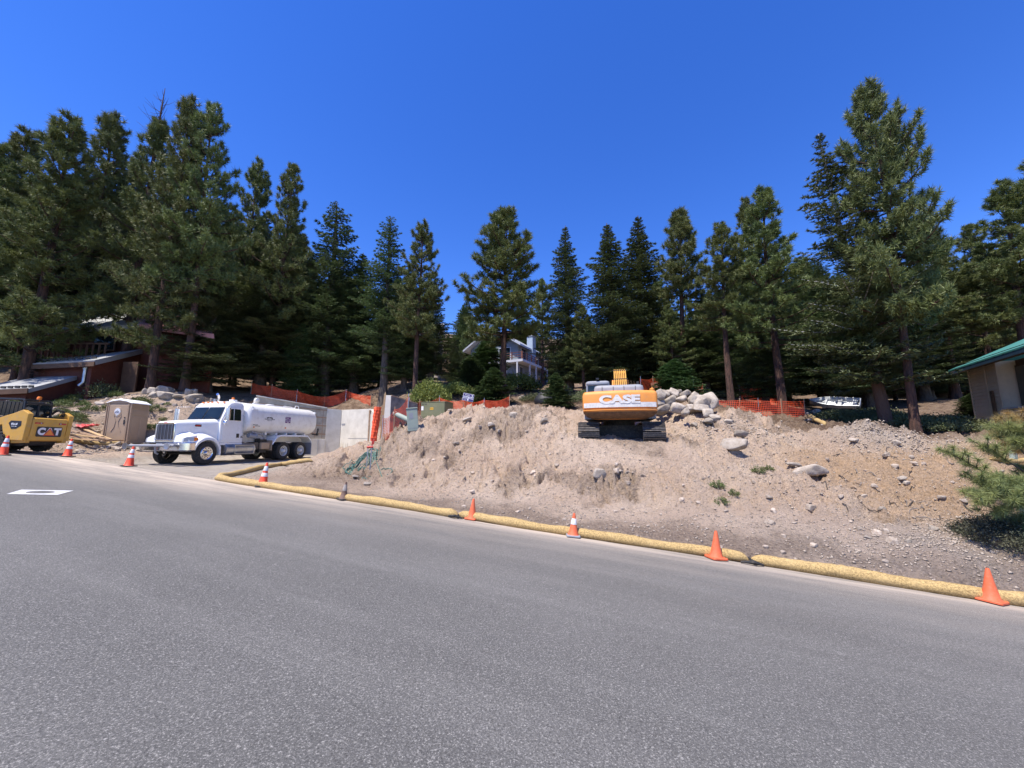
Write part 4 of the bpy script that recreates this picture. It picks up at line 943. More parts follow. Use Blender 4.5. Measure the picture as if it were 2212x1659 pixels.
# tank
def tsec(x, sc_=1, dx=0):
    pts = []
    for k in range(40):
        a = 2*PI*k/40; c_, s_ = math.cos(a), math.sin(a); e = .62
        pts.append((x, 1.2*sc_*math.copysign(abs(c_)**e, c_), 2.25+.82*sc_*math.copysign(abs(s_)**(e+.06), s_)))
    return pts
b = MB(); b.loft([tsec(-2.02, .60), tsec(-2.05, .82), tsec(-2.12, .95), tsec(-2.22, 1.0), tsec(-2.25, 1.0), tsec(-7.12, 1.0), tsec(-7.2, .985), tsec(-7.30, .93), tsec(-7.36, .80), tsec(-7.38, .55)])
tank = b.build('tank', M['tank'], T, True, angle=50)
for s in (1, -1):
    b = MB(); b.box(-2.62, -2.30, min(s*1.10, s*1.16), max(s*1.10, s*1.16), 2.66, 2.72); b.bar((-2.35, s*1.05, 2.85), (-2.52, s*1.18, 2.66), .05); b.build('tank_bracket', M['tank'], tank)
    b = MB(); secs = [[(x, s*y, z) for y, z in ((.55, 1.42), (.55, 1.46), (1.22, 1.44), (1.24, 1.36), (1.20, 1.36), (1.2, 1.40))] for x in (-3.95, -3.9)]
    pf = [(-3.72, .92), (-4.02, 1.30), (-4.25, 1.38), (-6.45, 1.38), (-6.75, 1.15), (-6.85, .95)]
    sl = []
    for x, z in pf: sl.append([(x, s*.52, z), (x, s*.52, z+.02), (x, s*1.23, z+.02), (x, s*1.25, z-.07), (x, s*1.225, z-.07), (x, s*1.215, z)])
    b.loft(sl); rf = b.build('rear_fender', M['tank'], T)
    b = MB(); b.box(-3.72, -3.69, min(s*.6, s*1.22), max(s*.6, s*1.22), .55, 1.1); b.build('splash_guard', M['beige'], T)
    b = MB(); b.box(-6.88, -6.865, min(s*.62, s*1.22), max(s*.62, s*1.22), .22, 1.0); b.build('mud_flap', M['greyp'], T)
    b = MB(); b.box(-3.62, -3.05, min(s*.62, s*1.16), max(s*.62, s*1.16), .62, .98); b.build('battery_box', M['beige'], T, bevel=.03)
    b = MB(); b.lathe([(0,-2.72),(.24,-2.72),(.295,-2.70),(.30,-2.66),(.30,-1.06),(.295,-1.02),(.24,-1.0),(0,-1.0)], 'x', (0, s*.86, .66), n=28)
    ft = b.build('fuel_tank', M['alu'], T, True, angle=30); b = MB(); b.box(-2.62, -1.45, min(s*1.10, s*1.17), max(s*1.10, s*1.17), .83, .86); b.box(-2.62, -1.45, min(s*1.10, s*1.19), max(s*1.10, s*1.19), .42, .45)
    for x in (-2.6, -1.47): b.box(x-.02, x+.02, min(s*1.12, s*1.17), max(s*1.12, s*1.17), .45, .83)
    b.build('step', M['alu'], ft)
b = MB()
for x in np.linspace(-6.6, -2.8, 6): b.box(x-.06, x+.06, -.9, .9, 1.40, 1.52)
b.box(-7.0, -2.4, -.5, .5, 1.0, 1.38); b.build('tank_cradle', M['tank'], T)
b = MB(); b.tube([(-2.5,1.0,1.52),(-3.1,1.08,1.40),(-3.4,.95,1.25),(-3.5,.9,1.0)], .05, 8); b.tube([(-2.3,1.02,1.35),(-2.7,1.06,1.3)], .12, 12); b.lathe([(.05,0),(.15,.02),(.16,.06),(.05,.1)], 'x', (-2.75, 1.05, 1.32)); b.tube([(-3.3,1.0,1.5),(-3.3,1.02,1.0)], .03, 8); b.build('pump', M['greyp'], T, True)
b = MB(); b.tube([(-7.25,.9,1.5),(-7.5,1.05,1.45),(-7.55,1.1,1.75),(-7.5,1.12,1.85)], .05, 8); b.lathe([(.05,0),(.10,.03),(.10,.08),(0,.1)], 'y', (-7.5, 1.05, 1.5)); b.build('rear_spray_head', M['black'], T, True)
b = MB(); b.box(-7.28, -7.14, .98, 1.08, 2.78, 2.90); b.build('tail_light', M['whitecap'], tank, bevel=.01)
b = MB(); b.lathe([(.25,0),(.25,.08),(.22,.12),(0,.13)], 'z', (-4.6, 0, 3.06)); b.lathe([(.14,-.05),(.14,.05),(.10,.08),(0,.09)], 'y', (-3.55, .12, 3.32)); b.tube([(-3.55,0,3.05),(-3.55,0,3.32),(-3.55,.12,3.32)], .06, 8); b.build('hatch', M['stripe'], tank, True)
b = MB(); b.box(-6.2, -3.1, .30, .36, 3.06, 3.12); b.box(-4.9, -3.9, .34, .50, 3.04, 3.09); b.tube([(-5.2,.45,3.04),(-5.2,.45,3.14),(-5.9,.45,3.12),(-5.95,.45,3.02)], .02, 6); b.tube([(-6.1,.45,3.02),(-6.15,.45,3.22),(-6.4,.45,3.22),(-6.45,.45,3.0)], .022, 6); b.build('walkway', M['tank'], tank)
sg = MB(); sg.loft([[(x, 1.192, z) for x, z in rrect(.40, .34, .03, 3, -4.75, 2.26)], [(x, 1.206, z) for x, z in rrect(.40, .34, .03, 3, -4.75, 2.26)]]); sgo = sg.build('sticker', M['purple'], tank)
R90 = (PI/2, 0, PI)
def ttext(s, size, x, z, m='text', sx=1, y=1.2, off=0, parent=None, nm='lettering'):
    return text(s, size, M[m], parent or tank, nm, (x, y, z), R90, off, .003, 'CENTER', sx)
ttext(6, .06, -4.70, 2.375, 'signwhite', parent=sgo, y=1.209); ttext(14, .05, -4.75, 2.28, 'signwhite', 1, parent=sgo, y=1.209); ttext(12, .05, -4.75, 2.20, 'signwhite', parent=sgo, y=1.209)
b = MB(); b.lathe([(.035, 0), (.035, .003), (0, .003)], 'y', (-4.75, 1.207, 2.13)); b.build('symbol', M['signwhite'], sgo)
# arched firm lettering
for i in range(12):
    if i == 5: continue
    a = (i-5.5)*.062; text(1, .085, M['text'], tank, 'lettering', (-3.42-.55*math.sin(a)*1.0, 1.2, 2.23+.26*(math.cos(a*2)-0)*.35), (PI/2, 0, PI), .002, .003)
ttext(16, .07, -3.42, 2.235, off=.002); ttext(12, .045, -3.42, 2.165)
ttext(9, .055, -2.52, 1.90); ttext(9, .055, -2.66, 1.84)
text(2, .11, M['text'], cab, 'lettering', (-1.90, 1.045, 1.26), R90, .002, .003); 
b = MB(); b.lathe([(.035,0),(.035,.03),(0,.035)], 'y', (-2.42, 1.19, 1.78)); b.lathe([(.035,0),(.035,.03),(0,.035)], 'y', (-4.6, 1.19, 1.80)); b.build('side_marker', M['amber'], tank, True)
# ------------------------------------------------------------------ skid steer (x forward = world -x, y = its left = world -y side)
p, t = road_pt(66, 971); p = W(66, 971, 15.0)
K = thing('skid_steer', 'yellow and black skid steer loader seen from behind, parked at the left edge', 'skid steer', (-18.75, 15.65, 0), PI)
zk = plane(-19.5, 15.2); K.location.z = zk-.02; K.rotation_euler = (0.02, -.05, PI)
# local: x forward, y left -> world -y
def kw(x, y):
    w = bpy.data.objects.new('wheel', None); COL.objects.link(w); w.parent = K; w.location = (x, y, .41); r = .41; k = 1 if y > 0 else -1
    b = MB(); b.lathe([(r*.55,-.13),(r*.75,-.15),(r*.93,-.14),(r*.95,-.12),(r*.95,.12),(r*.93,.14),(r*.75,.15),(r*.55,.13)], 'y', n=30)
    for q in range(18):
        a = 2*PI*q/18
        for s in (1, -1):
            a2 = a+(.17 if s > 0 else 0); c0 = Vector((r*.96*math.cos(a2), s*.005, r*.96*math.sin(a2))); c1 = Vector((r*.95*math.cos(a2+.28), s*.145, r*.95*math.sin(a2+.28))); b.bar(c0, c1, .045, .05, up=(math.cos(a2), 0, math.sin(a2)))
    b.build('tyre', M['rubber'], w); b = MB(); b.lathe([(r*.56,k*.13),(r*.5,k*.12),(r*.45,k*.05),(r*.2,k*.04),(r*.18,k*.08),(0,k*.09)], 'y', n=24); b.build('rim', M['yellow'], w, True)
for x in (1.05, 2.15):
    for y in (.70, -.70): kw(x, y)
b = MB(); b.prism([(.25,.32),(.15,.55),(.22,1.05),(2.3,.95),(2.75,.5),(2.6,.25),(.5,.25)], -.5, .5); b.build('chassis', M['darksteel'], K, bevel=.02)
# rear door
b = MB(); secs = []
for x, ins in ((.30, 0), (.06, 0), (.0, .03)): secs.append([(x, p_[0], p_[1]) for p_ in rrect(1.22-2*ins, .92-2*ins, .07, 4, 0, .92)])
b.loft(secs); rd = b.build('rear_door', M['yellow'], K, True, bevel=.02)
b = MB(); b.loft([[(.0-.004, *p_) for p_ in rrect(.86, .40, .05, 4, 0, .84)], [(-.012, *p_) for p_ in rrect(.86, .40, .05, 4, 0, .84)]]); dp = b.build('decal', M['blackpaint'], rd)
RR = (PI/2, 0, -PI/2)
text('C', .36, M['signwhite'], dp, 'letter', (-.016, .27, .84), RR, .022, .002, sx=.95); text('A', .36, M['signwhite'], dp, 'letter', (-.016, .0, .84), RR, .022, .002, sx=1.1); text('T', .36, M['signwhite'], dp, 'letter', (-.016, -.27, .84), RR, .022, .002)
b = MB(); b.prism([(.16,.70),(-.16,.70),(-.16,.73),(.012,.985),(-.012,.985),(.16,.73)], -.022, -.018, 'x')
b = MB(); b.add([(-.021, .20, .69), (-.021, -.20, .69), (-.021, 0, 1.0), (-.017, .20, .69), (-.017, -.20, .69), (-.017, 0, 1.0)], [(0,1,2),(3,5,4),(0,3,4,1),(1,4,5,2),(2,5,3,0)]); st = b.build('warning_triangle', M['trired'], rd)
b = MB(); b.add([(-.025, .145, .72), (-.025, -.145, .72), (-.025, 0, .945), (-.021, .145, .72), (-.021, -.145, .72), (-.021, 0, .945)], [(0,1,2),(3,5,4),(0,3,4,1),(1,4,5,2),(2,5,3,0)]); b.build('triangle_centre', M['tri'], st)
for s in (1, -1):
    b = MB(); b.box(-.014, -.002, s*.40-.13, s*.40+.13, 1.14, 1.20); tl = b.build('tail_light', M['redlens'], rd, bevel=.006); b = MB(); b.lathe([(.028,-.022),(.03,-.012),(0,-.024)], 'x', (0, s*.33, 1.17)); b.build('reversing_light', M['lens'], tl)
b = MB(); b.box(.06, .75, -.48, .48, 1.36, 1.40)
for k in range(9): b.box(.10+.07*k, .13+.07*k, -.45, .45, 1.402, 1.42)
b.build('engine_grille', M['black'], K, bevel=.01)
for s in (1, -1):
    # rear upright tower, lift arm
    b = MB(); b.prism([(.02,.48),(.02,1.52),(.28,1.66),(.62,1.50),(1.9,1.02),(2.6,.85),(2.6,.70),(1.8,.80),(.95,1.05),(.75,.48)], s*.70-.085, s*.70+.085); ar = b.build('lift_arm', M['yellow'], K, bevel=.018)
    b = MB(); pl = [(.22,1.22),(.62,1.22),(.70,1.12),(.55,.90),(.36,.92),(.20,1.05)]; y = s*.787; b.loft([[(x, y, z) for x, z in pl], [(x, y+s*.006, z) for x, z in pl]]); dc = b.build('decal', M['blackpaint'], ar)
    if s > 0: text(4, .10, M['signwhite'], dc, 'lettering', (.45, .797, 1.10), (PI/2, 0, PI), .003, .002); text(8, .04, M['signwhite'], dc, 'lettering', (.45, .797, 1.01), (PI/2, 0, PI), .001, .002)
    b = MB(); b.tube([(.95, s*.66, .62), (1.7, s*.66, .85)], .045, 10); b.tube([(1.7, s*.66, .85), (2.1, s*.66, .95)], .025, 8); b.build('hydraulic_cylinder', M['black'], K, True)
    b = MB()
    for q in range(3): b.tube([(.25+.04*q, s*(.60-.03*q), 1.45), (.22, s*(.58-.03*q), 1.66+.03*q), (.48, s*(.55-.03*q), 1.72+.03*q), (.66, s*(.52-.03*q), 1.55)], .017, 6)
    b.build('hydraulic_hose', M['rubber'], K, True)
    b = MB(); b.prism([(.02,.40),(.02,.66),(.62,.66),(.56,.36)], s*.62-.08, s*.62+.08); b.build('side_guard', M['yellow'], K, bevel=.02)
# cab
b = MB(); ph = [(.62,1.30),(.70,2.02),(.80,2.08),(1.95,2.06),(2.05,1.95),(2.25,1.0),(.62,1.0)]
pp = [(x, z) for x, z in ph]
for s in (1, -1):
    for a_, c_ in ((0,1),(1,2),(2,3),(3,4),(4,5)): b.bar((pp[a_][0], s*.44, pp[a_][1]), (pp[c_][0], s*.44, pp[c_][1]), .07, .07)
    b.box(.64, 2.15, s*.44-.02, s*.44+.02, 1.0, 1.38)
b.box(.72, 2.0, -.47, .47, 2.05, 2.10); b.bar((.66,-.44,1.95),(.66,.44,1.95), .09); b.bar((.64,0,1.32),(.70,0,2.0), .08); b.box(.60, .68, -.46, .46, 1.28, 1.40)
kc = b.build('cab', M['black'], K, bevel=.015)
for s in (1, -1):
    b = MB(); b.loft([[(.655, *p_) for p_ in rrect(.36, .44, .08, 4, s*.225, 1.67)], [(.668, *p_) for p_ in rrect(.36, .44, .08, 4, s*.225, 1.67)]]); b.build('rear_window', M['glass'], kc)
    b = MB(); b.add([(.74,s*.43,1.40),(2.05,s*.43,1.40),(1.92,s*.43,1.98),(.76,s*.43,1.98),(.74,s*.415,1.40),(2.05,s*.415,1.40),(1.92,s*.415,1.98),(.76,s*.415,1.98)], [(0,1,2,3),(7,6,5,4),(0,4,5,1),(1,5,6,2),(2,6,7,3),(3,7,4,0)]); wn = b.build('side_window', M['glass'], kc)
    b = MB()
    for q in range(8): b.bar((.78+.16*q, s*.436, 1.42), (.78+.16*q, s*.436, 1.96), .012)
    b.build('window_grille', M['black'], wn)
b = MB(); b.lathe([(.07,0),(.07,.09),(.05,.12),(0,.125)], 'z', (.75, -.02, 2.12)); b.tube([(.75,-.02,2.04),(.75,-.02,2.13)], .03, 8); b.build('beacon', M['amber'], kc, True)
b = MB(); b.prism([(2.6,.15),(3.4,.12),(3.45,.2),(2.75,.75),(2.6,.75)], -.85, .85); b.build('bucket', M['darksteel'], K, bevel=.01)
# ------------------------------------------------------------------ portable toilet
pc = W(269, 958, 19.6); gt = gz(pc.x-.6, pc.y+.5)
TO = thing('portable_toilet', 'tan portable toilet with white roof beside the water truck', 'portable toilet', (pc.x-.56, pc.y+.55, gt-.02), 0)
TO.rotation_euler = (0, .0, .14); 
w_ = .54; dpt = .60
b = MB(); b.box(-w_-.02, w_+.02, -dpt-.02, dpt+.02, 0, .12); b.build('base', M['beige'], TO, bevel=.02)
b = MB(); b.box(-w_, w_, -dpt, dpt, .12, 2.05); bd_ = b
b.prism([(-w_,2.05),(w_,2.05),(w_*.7,2.17),(0,2.24),(-w_*.7,2.17)], -dpt, dpt); body = b.build('body', M['beige'], TO, bevel=.03)
b = MB(); secs = []
for y in (-dpt-.06, -dpt, dpt, dpt+.06):
    e = 1 if abs(y) <= dpt else .96; secs.append([(-w_*1.12*e, y, 2.06), (-w_*1.10*e, y, 2.10), (-w_*.65*e, y, 2.20+.05*(abs(y) < .65)), (0, y, 2.25+.06*(abs(y) < .65)), (w_*.65*e, y, 2.20+.05*(abs(y) < .65)), (w_*1.10*e, y, 2.10), (w_*1.12*e, y, 2.06), (w_*.6*e, y, 2.16), (0, y, 2.21), (-w_*.6*e, y, 2.16)])
b.loft(secs); b.build('roof', M['whitecap'], TO, bevel=.012)
b = MB(); b.box(-w_*.78, w_*.78, -dpt-.03, -dpt-.003, .18, 1.98); door = b.build('door', M['beige'], TO, bevel=.018)
def groove(pts, r=.022): 
    g = MB(); g.tube(pts, r, 6); return g
yd = -dpt-.034
for s in (1, -1): groove([(s*.10, yd, 1.72), (s*.16, yd, 1.4), (s*.06, yd, 1.15), (s*.10, yd, .85), (s*.22, yd, .62)], .016).build('door_rib', M['beige'], door, True)
b = MB(); b.loft([[(p_[0], -dpt-.032, p_[1]) for p_ in rrect(.34, .50, .16, 6, -.03, 1.62)], [(p_[0], -dpt-.042, p_[1]) for p_ in rrect(.30, .46, .14, 6, -.03, 1.62)]]); b.build('door_panel', M['beige'], door)
b = MB(); n = 24; b.loft([[(-.03+.135*math.cos(2*PI*k/n), -dpt-.043, 1.64+.17*math.sin(2*PI*k/n)) for k in range(n)], [(-.03+.135*math.cos(2*PI*k/n), -dpt-.049, 1.64+.17*math.sin(2*PI*k/n)) for k in range(n)]]); sk = b.build('sticker', M['signwhite'], door)
b = MB(); b.prism([(-.13,1.60),(.07,1.60),(.03,1.68),(.0,1.64),(-.04,1.72),(-.08,1.65),(-.11,1.66)], -dpt-.053, -dpt-.0495); b.build('mountain_emblem', M['greyp'], sk)
text(6, .06, M['navy'], sk, 'lettering', (-.03, -dpt-.051, 1.57), (PI/2, 0, 0), .001, .001)
text(2, .07, M['signwhite'], door, 'lettering', (-.03, -dpt-.046, 1.42), (PI/2, 0, 0), .002, .001)
b = MB(); b.box(.30, .36, -dpt-.05, -dpt-.031, .98, 1.22); b.box(.30, .36, -dpt-.05, -dpt-.031, 1.30, 1.36); b.build('latch', M['black'], door, bevel=.006)
b = MB()
for s in (1, -1): b.box(s*w_-.01 if s > 0 else -w_-.03, s*w_+.03 if s > 0 else -w_+.01, -dpt-.03, -dpt+.05, .12, 2.05); b.box(s*.45-.02, s*.45+.02, -dpt-.045, -dpt-.002, .14, 2.03)
b.build('corner_post', M['beige'], TO, bevel=.01)
b = MB(); xs = w_+.004
for y0, y1, z0, z1 in ((-.5,-.02,.25,1.42),(.04,.5,.25,1.42),(-.5,.5,1.46,1.74)): 
    b.loft([[(xs-.02, p_[0], p_[1]) for p_ in rrect(y1-y0, z1-z0, .05, 3, (y0+y1)/2, (z0+z1)/2)], [(xs+.012, p_[0], p_[1]) for p_ in rrect(y1-y0-.04, z1-z0-.04, .05, 3, (y0+y1)/2, (z0+z1)/2)]])
b.build('side_panel', M['beige'], TO)
b = MB()
for y0, y1 in ((-.50,-.05),(.05,.50)):
    for q in range(6): b.box(w_+.001, w_+.02, y0, y1, 1.80+.035*q, 1.80+.035*q+.017)
b.build('vent', M['beige'], TO)
# ------------------------------------------------------------------ excavator (x right, y away from camera)
pe = W(1341, 955, 14.3); E = thing('excavator', 'orange and grey tracked excavator seen from behind on top of the dirt mound', 'excavator', (pe.x+.0, pe.y, 1.32), -.25)
def track(xc, w):
    t = bpy.data.objects.new('track', None); COL.objects.link(t); t.parent = E; t.location = (xc, 0, 0)
    L0, L1, r = .42, 4.0, .42; path = []
    for k in range(9): a = PI/2+PI*k/8; path.append((L0+r*math.cos(a), .44+r*math.sin(a)))
    path += [(L0+(L1-L0)*k/17, .02) for k in range(1, 17)]
    for k in range(9): a = -PI/2+PI*k/8; path.append((L1+r*math.cos(a), .44+r*math.sin(a)))
    path += [(L1-(L1-L0)*k/17, .86) for k in range(1, 17)]
    # resample
    P = [Vector((0, y, z)) for y, z in path]; P.append(P[0]); seg = []; D = 0
    cum = [0]
    for a, b_ in zip(P, P[1:]): D += (b_-a).length; cum.append(D)
    n = int(D/.19); b = MB()
    def at(d):
        d %= D; i = max(k for k in range(len(cum)) if cum[k] <= d+1e-9); i = min(i, len(P)-2); return P[i].lerp(P[i+1], (d-cum[i])/(cum[i+1]-cum[i]))
    for k in range(n):
        d0 = k*D/n; a = at(d0+.01); c = at(d0+D/n-.012); dr = (c-a).normalized(); nrm = Vector((0, dr.z, -dr.y))
        m = (a+c)/2; b.bar(m-Vector((w/2, 0, 0)), m+Vector((w/2, 0, 0)), (c-a).length, .03, up=nrm)
        for f in (.12, .5, .88): q = a.lerp(c, f)+nrm*.03; b.bar(q-Vector((w/2, 0, 0)), q+Vector((w/2, 0, 0)), .022, .05, up=nrm)
    b.build('shoe_chain', M['track'], t)
    b = MB(); b.prism([(.35,.30),(4.1,.30),(4.0,.62),(.5,.62)], -w*.3, w*.3, 'x')
    for y in np.linspace(.8, 3.7, 7): b.tube([(-w*.28, y, .16), (w*.28, y, .16)], .11, 10)
    b.tube([(-w*.32, .42, .44), (w*.32, .42, .44)], .33, 18); b.tube([(-w*.32, 4.0, .44), (w*.32, 4.0, .44)], .33, 18); b.build('track_frame', M['darksteel'], t, True)
track(-1.165, .80); track(1.20, .80)
b = MB(); b.box(-.95, .95, 1.2, 3.2, .42, .80); b.tube([(0,2.2,.8),(0,2.2,1.02)], .65, 24); b.box(-1.0, 1.0, 1.0, 1.4, .3, .5); b.build('undercarriage', M['darksteel'], E, True, angle=30)
U_ = bpy.data.objects.new('counterweight', None)
def plan(h, w=2.72, bul=.22, y1=.55):
    pts = []
    hw = w/2-h
    pts.append((hw, y1)); pts.append((hw, .18+h))
    for k in range(6): a = -k*(PI/2)/5; pts.append((hw-.14+.14*math.cos(a), .16+h+.14*math.sin(a)))
    for k in range(1, 9): t = k/9; x = (hw-.14)*(1-2*t); pts.append((x, h+.02-bul*(1-(x/hw)**2)))
    for k in range(6): a = -PI/2-k*(PI/2)/5; pts.append((-hw+.14+.14*math.cos(a), .16+h+.14*math.sin(a)))
    pts.append((-hw, y1)); return pts
b = MB(); secs = []
for z, h in [(1.00,.40),(1.10,.16),(1.20,.05),(1.27,.015),(1.285,.035),(1.30,.035),(1.315,.0),(1.34,.0),(1.36,.045),(1.39,.045),(1.41,.0),(1.9,.0),(1.98,.02),(2.03,.06),(2.055,.14)]:
    secs.append([(x-.0, y-.15, z) for x, y in plan(h)])
b.loft(secs); cw = b.build('counterweight', M['orange'], E, True, angle=50)
b = MB(); secs = []
for z, h in [(1.005,.385),(1.10,.155),(1.20,.045),(1.262,.012)]:
    secs.append([(x, y-.15, z) for x, y in plan(h-.006)])
b.loft(secs, cap=False); b.build('skirt', M['rust'], cw, True)
b = MB(); st = [p_ for p_ in plan(-.006) if p_[1] < .2 and abs(p_[0]) < 1.33]
b.loft([[(x, y-.15, z) for x, y in st] for z in (1.42, 1.60)], cap=False, closed=False); b.build('white_stripe', M['stripe'], cw, True)
t_ = text('CASE', .40, M['stripe'], cw, 'lettering', (0, 0, 1.70), (PI/2, 0, 0), .022, .006, sx=1.55)
for v_ in t_.data.vertices:
    X = v_.co.x*1.55; hw = 1.36; v_.co.z = (-( .02-.22*(1-(X/hw)**2)-.15)+.012)+ (v_.co.z)
t_.location.y = 0
b = MB(); b.box(-1.28, -1.05, -.11, -.10, 1.70, 1.80); b.build('sticker', M['signwhite'], cw)
b = MB(); b.box(1.03, 1.28, -.11, -.10, 1.72, 1.82); sk2 = b.build('sticker', M['signwhite'], cw)
for sx_ in (-1.22, 1.09):
    b = MB(); b.add([(sx_-.04,-.116,1.72),(sx_+.04,-.116,1.72),(sx_,-.116,1.79),(sx_-.04,-.112,1.72),(sx_+.04,-.112,1.72),(sx_,-.112,1.79)], [(0,1,2),(3,5,4),(0,3,4,1),(1,4,5,2),(2,5,3,0)]); b.build('symbol', M['text'], cw)
text(7, .035, M['text'], cw, 'lettering', (1.2, -.114, 1.77), (PI/2, 0, 0), .001, .001); text(7, .03, M['text'], cw, 'lettering', (-1.11, -.114, 1.75), (PI/2, 0, 0), .001, .001)
b = MB(); b.loft([[(x, y, z) for x, y in [(-1.34,.45),(1.34,.45),(1.34,3.3),(-1.34,3.3)]] for z in (1.02, 1.12)]); b.box(.45, 1.33, .45, 3.2, 1.12, 1.95); b.box(-1.33, -.2, .45, 1.4, 1.12, 1.95); b.build('house_frame', M['greyp'], E, bevel=.02)
b = MB(); b.loft([[(p_[0], p_[1], z) for p_ in rrect(1.86-i, .95-i, .15, 5, 0, .75)] for z, i in ((1.96,0),(2.20,.0),(2.30,.06),(2.34,.2))]); hd = b.build('engine_hood', M['greyp'], E, True, angle=50)
b = MB()
for x in (-.62, -.2, .2, .62): b.box(x-.008, x+.008, .262, .28, 1.97, 2.28)
b.build('hood_seam', M['darksteel'], hd)
b = MB(); 
for (x0,x1,y0,y1,z0,z1) in ((-1.30,-1.22,1.45,1.53,1.12,2.58),(-.42,-.34,1.45,1.53,1.12,2.58),(-1.30,-1.22,2.9,2.98,1.12,2.5),(-.42,-.34,2.9,2.98,1.12,2.5),(-1.22,-.42,1.45,1.53,2.05,2.14)): b.box(x0,x1,y0,y1,z0,z1)
b.loft([[(p_[0], p_[1], z) for p_ in rrect(.98-i, 1.6-i, .12, 4, -.82, 2.2)] for z, i in ((2.50,.04),(2.56,0),(2.64,.02),(2.68,.14))]); b.box(-1.30, -1.24, 1.53, 2.9, 1.12, 1.7); b.box(-1.22, -.42, 1.46, 1.50, 1.12, 2.05)
ec = b.build('cab', M['greyp'], E, bevel=.02)
b = MB(); b.box(-1.21, -.43, 1.48, 1.495, 2.15, 2.49); b.build('rear_window', M['glass'], ec)
b = MB(); b.box(-1.285, -1.275, 1.55, 2.88, 1.72, 2.49); b.box(-.365, -.355, 1.55, 2.88, 1.3, 2.49); b.build('side_window', M['glass'], ec)
b = MB(); b.bar((-.9, 1.5, 2.66), (-.83, 1.42, 2.76), .03); b.box(-.88, -.76, 1.38, 1.44, 2.74, 2.80); b.bar((-.55,1.5,2.66),(-.5,1.5,2.72), .03); b.build('work_light', M['black'], ec)
# boom, arm, bucket reach away
b = MB(); bp = [(2.5,1.4),(3.4,2.6),(4.0,3.02),(4.8,3.1),(6.4,2.7),(7.6,2.2)]; th = [.34,.42,.46,.42,.34,.26]; secs = []
for (y, z), h in zip(bp, th): secs.append([(-.02+sx_*.26, y+sy*h*.35*-1*0, z+sy*h) for sx_, sy in ((-1,-1),(1,-1),(1,1),(-1,1))])
b.loft(secs); bm_o = b.build('boom', M['orange'], E, bevel=.03); bm_o.location = (.18, 0, 0)
b = MB()
for k in range(7):
    x = -.02-.24+.08*k; pts = [(x, 2.30, 1.8), (x, 2.85, 2.45), (x*1.05, 3.2, 2.95), (x*1.05, 3.7, 3.45), (x, 4.2, 3.6), (x, 5.0, 3.6), (x, 6.5, 3.1)]; b.tube(pts, .026, 8)
hs_o = b.build('hydraulic_hose', M['yellow'], bm_o, True)
b = MB()
for (y, z) in ((2.8,2.42),(3.22,2.99),(3.75,3.49)): b.bar((-.34, y, z), (.30, y, z), .05, .05)
b.build('hose_clamp', M['darksteel'], bm_o)
for s in (1, -1):
    b = MB(); b.tube([(s*.38, 2.9, 1.3), (s*.36, 4.0, 2.55)], .09, 12); b.tube([(s*.36, 4.0, 2.55), (s*.34, 4.5, 3.1)], .05, 10); b.build('hydraulic_cylinder', M['orange'], bm_o, True)
b = MB(); b.loft([[(sx_*.18+.18, y, z+sy*h) for sx_, sy in ((-1,-1),(1,-1),(1,1),(-1,1))] for y, z, h in ((7.3,2.9,.28),(7.9,2.2,.26),(8.1,.9,.15))]); b.build('arm', M['orange'], E, bevel=.02)
b = MB(); b.prism([(7.7,.9),(8.3,.9),(8.7,.5),(8.6,.05),(8.0,-.1),(7.5,.1),(7.9,.3),(8.2,.5)], -.4, .75, 'x'); b.build('bucket', M['darksteel'], E, bevel=.015)
b = MB(); b.tube([(1.28,1.2,1.95),(1.32,1.2,2.3),(1.32,1.9,2.3),(1.28,1.9,1.95)], .022, 6); b.lathe([(.02,0),(.09,.02),(.10,.16),(.02,.2)], 'z', (1.28, .9, 2.05)); b.build('handrail', M['orange'], E, True)
b = MB(); b.tube([(.75,.75,2.2),(.75,.75,2.5)], .06, 10); b.build('exhaust_pipe', M['darksteel'], E, True)
# ------------------------------------------------------------------ boulders and stones
def rock_mesh(seed, n=9, sq=(1, .8, .65)):
    R = np.random.default_rng(seed); bm = bmesh.new(); bmesh.ops.create_icosphere(bm, subdivisions=4, radius=1)
    N = R.normal(size=(n+5, 3)); N /= np.linalg.norm(N, axis=1, keepdims=True); N = np.concatenate([N, np.eye(3), -np.eye(3)]); Hh = R.uniform(.62, .98, len(N))
    P = np.array([v.co[:] for v in bm.verts]); P /= np.linalg.norm(P, axis=1, keepdims=True)
    D_ = np.clip(P@N.T/Hh, 0, None); r = (D_**16).sum(1)**(-1/16.)
    r = r*(1+.05*fbm(P[:, 0]*2+seed, P[:, 1]*2+P[:, 2]*1.6, 1.2, 4, seed))
    P = P*r[:, None]*np.array(sq)
    for v, q in zip(bm.verts, P): v.co = q
    for f in bm.faces: f.smooth = True
    me = bpy.data.meshes.new('rock'); bm.to_mesh(me); bm.free(); return me
RM = {}
for k in range(9):
    me = rock_mesh(40+k, 4+k, [(1.1,.9,.75),(1.15,.85,.6),(1.05,.95,.9)][k % 3]); me.materials.append(M['granite']); RM[k] = me
    m2 = me.copy(); m2.materials.clear(); m2.materials.append(M['pebble']); RM[100+k] = m2
def rock(k, x, y, z, r, label, group=None, name='boulder', cat='boulder', flat=1, rz=None, tilt=.3):
    o = link(name, RM[k]); o.location = (x, y, z); o.scale = (r, r, r*flat); o.rotation_euler = (random.uniform(-tilt, tilt), random.uniform(-tilt, tilt), random.uniform(0, 6.28) if rz is None else rz)
    return tag(o, label, cat, group)
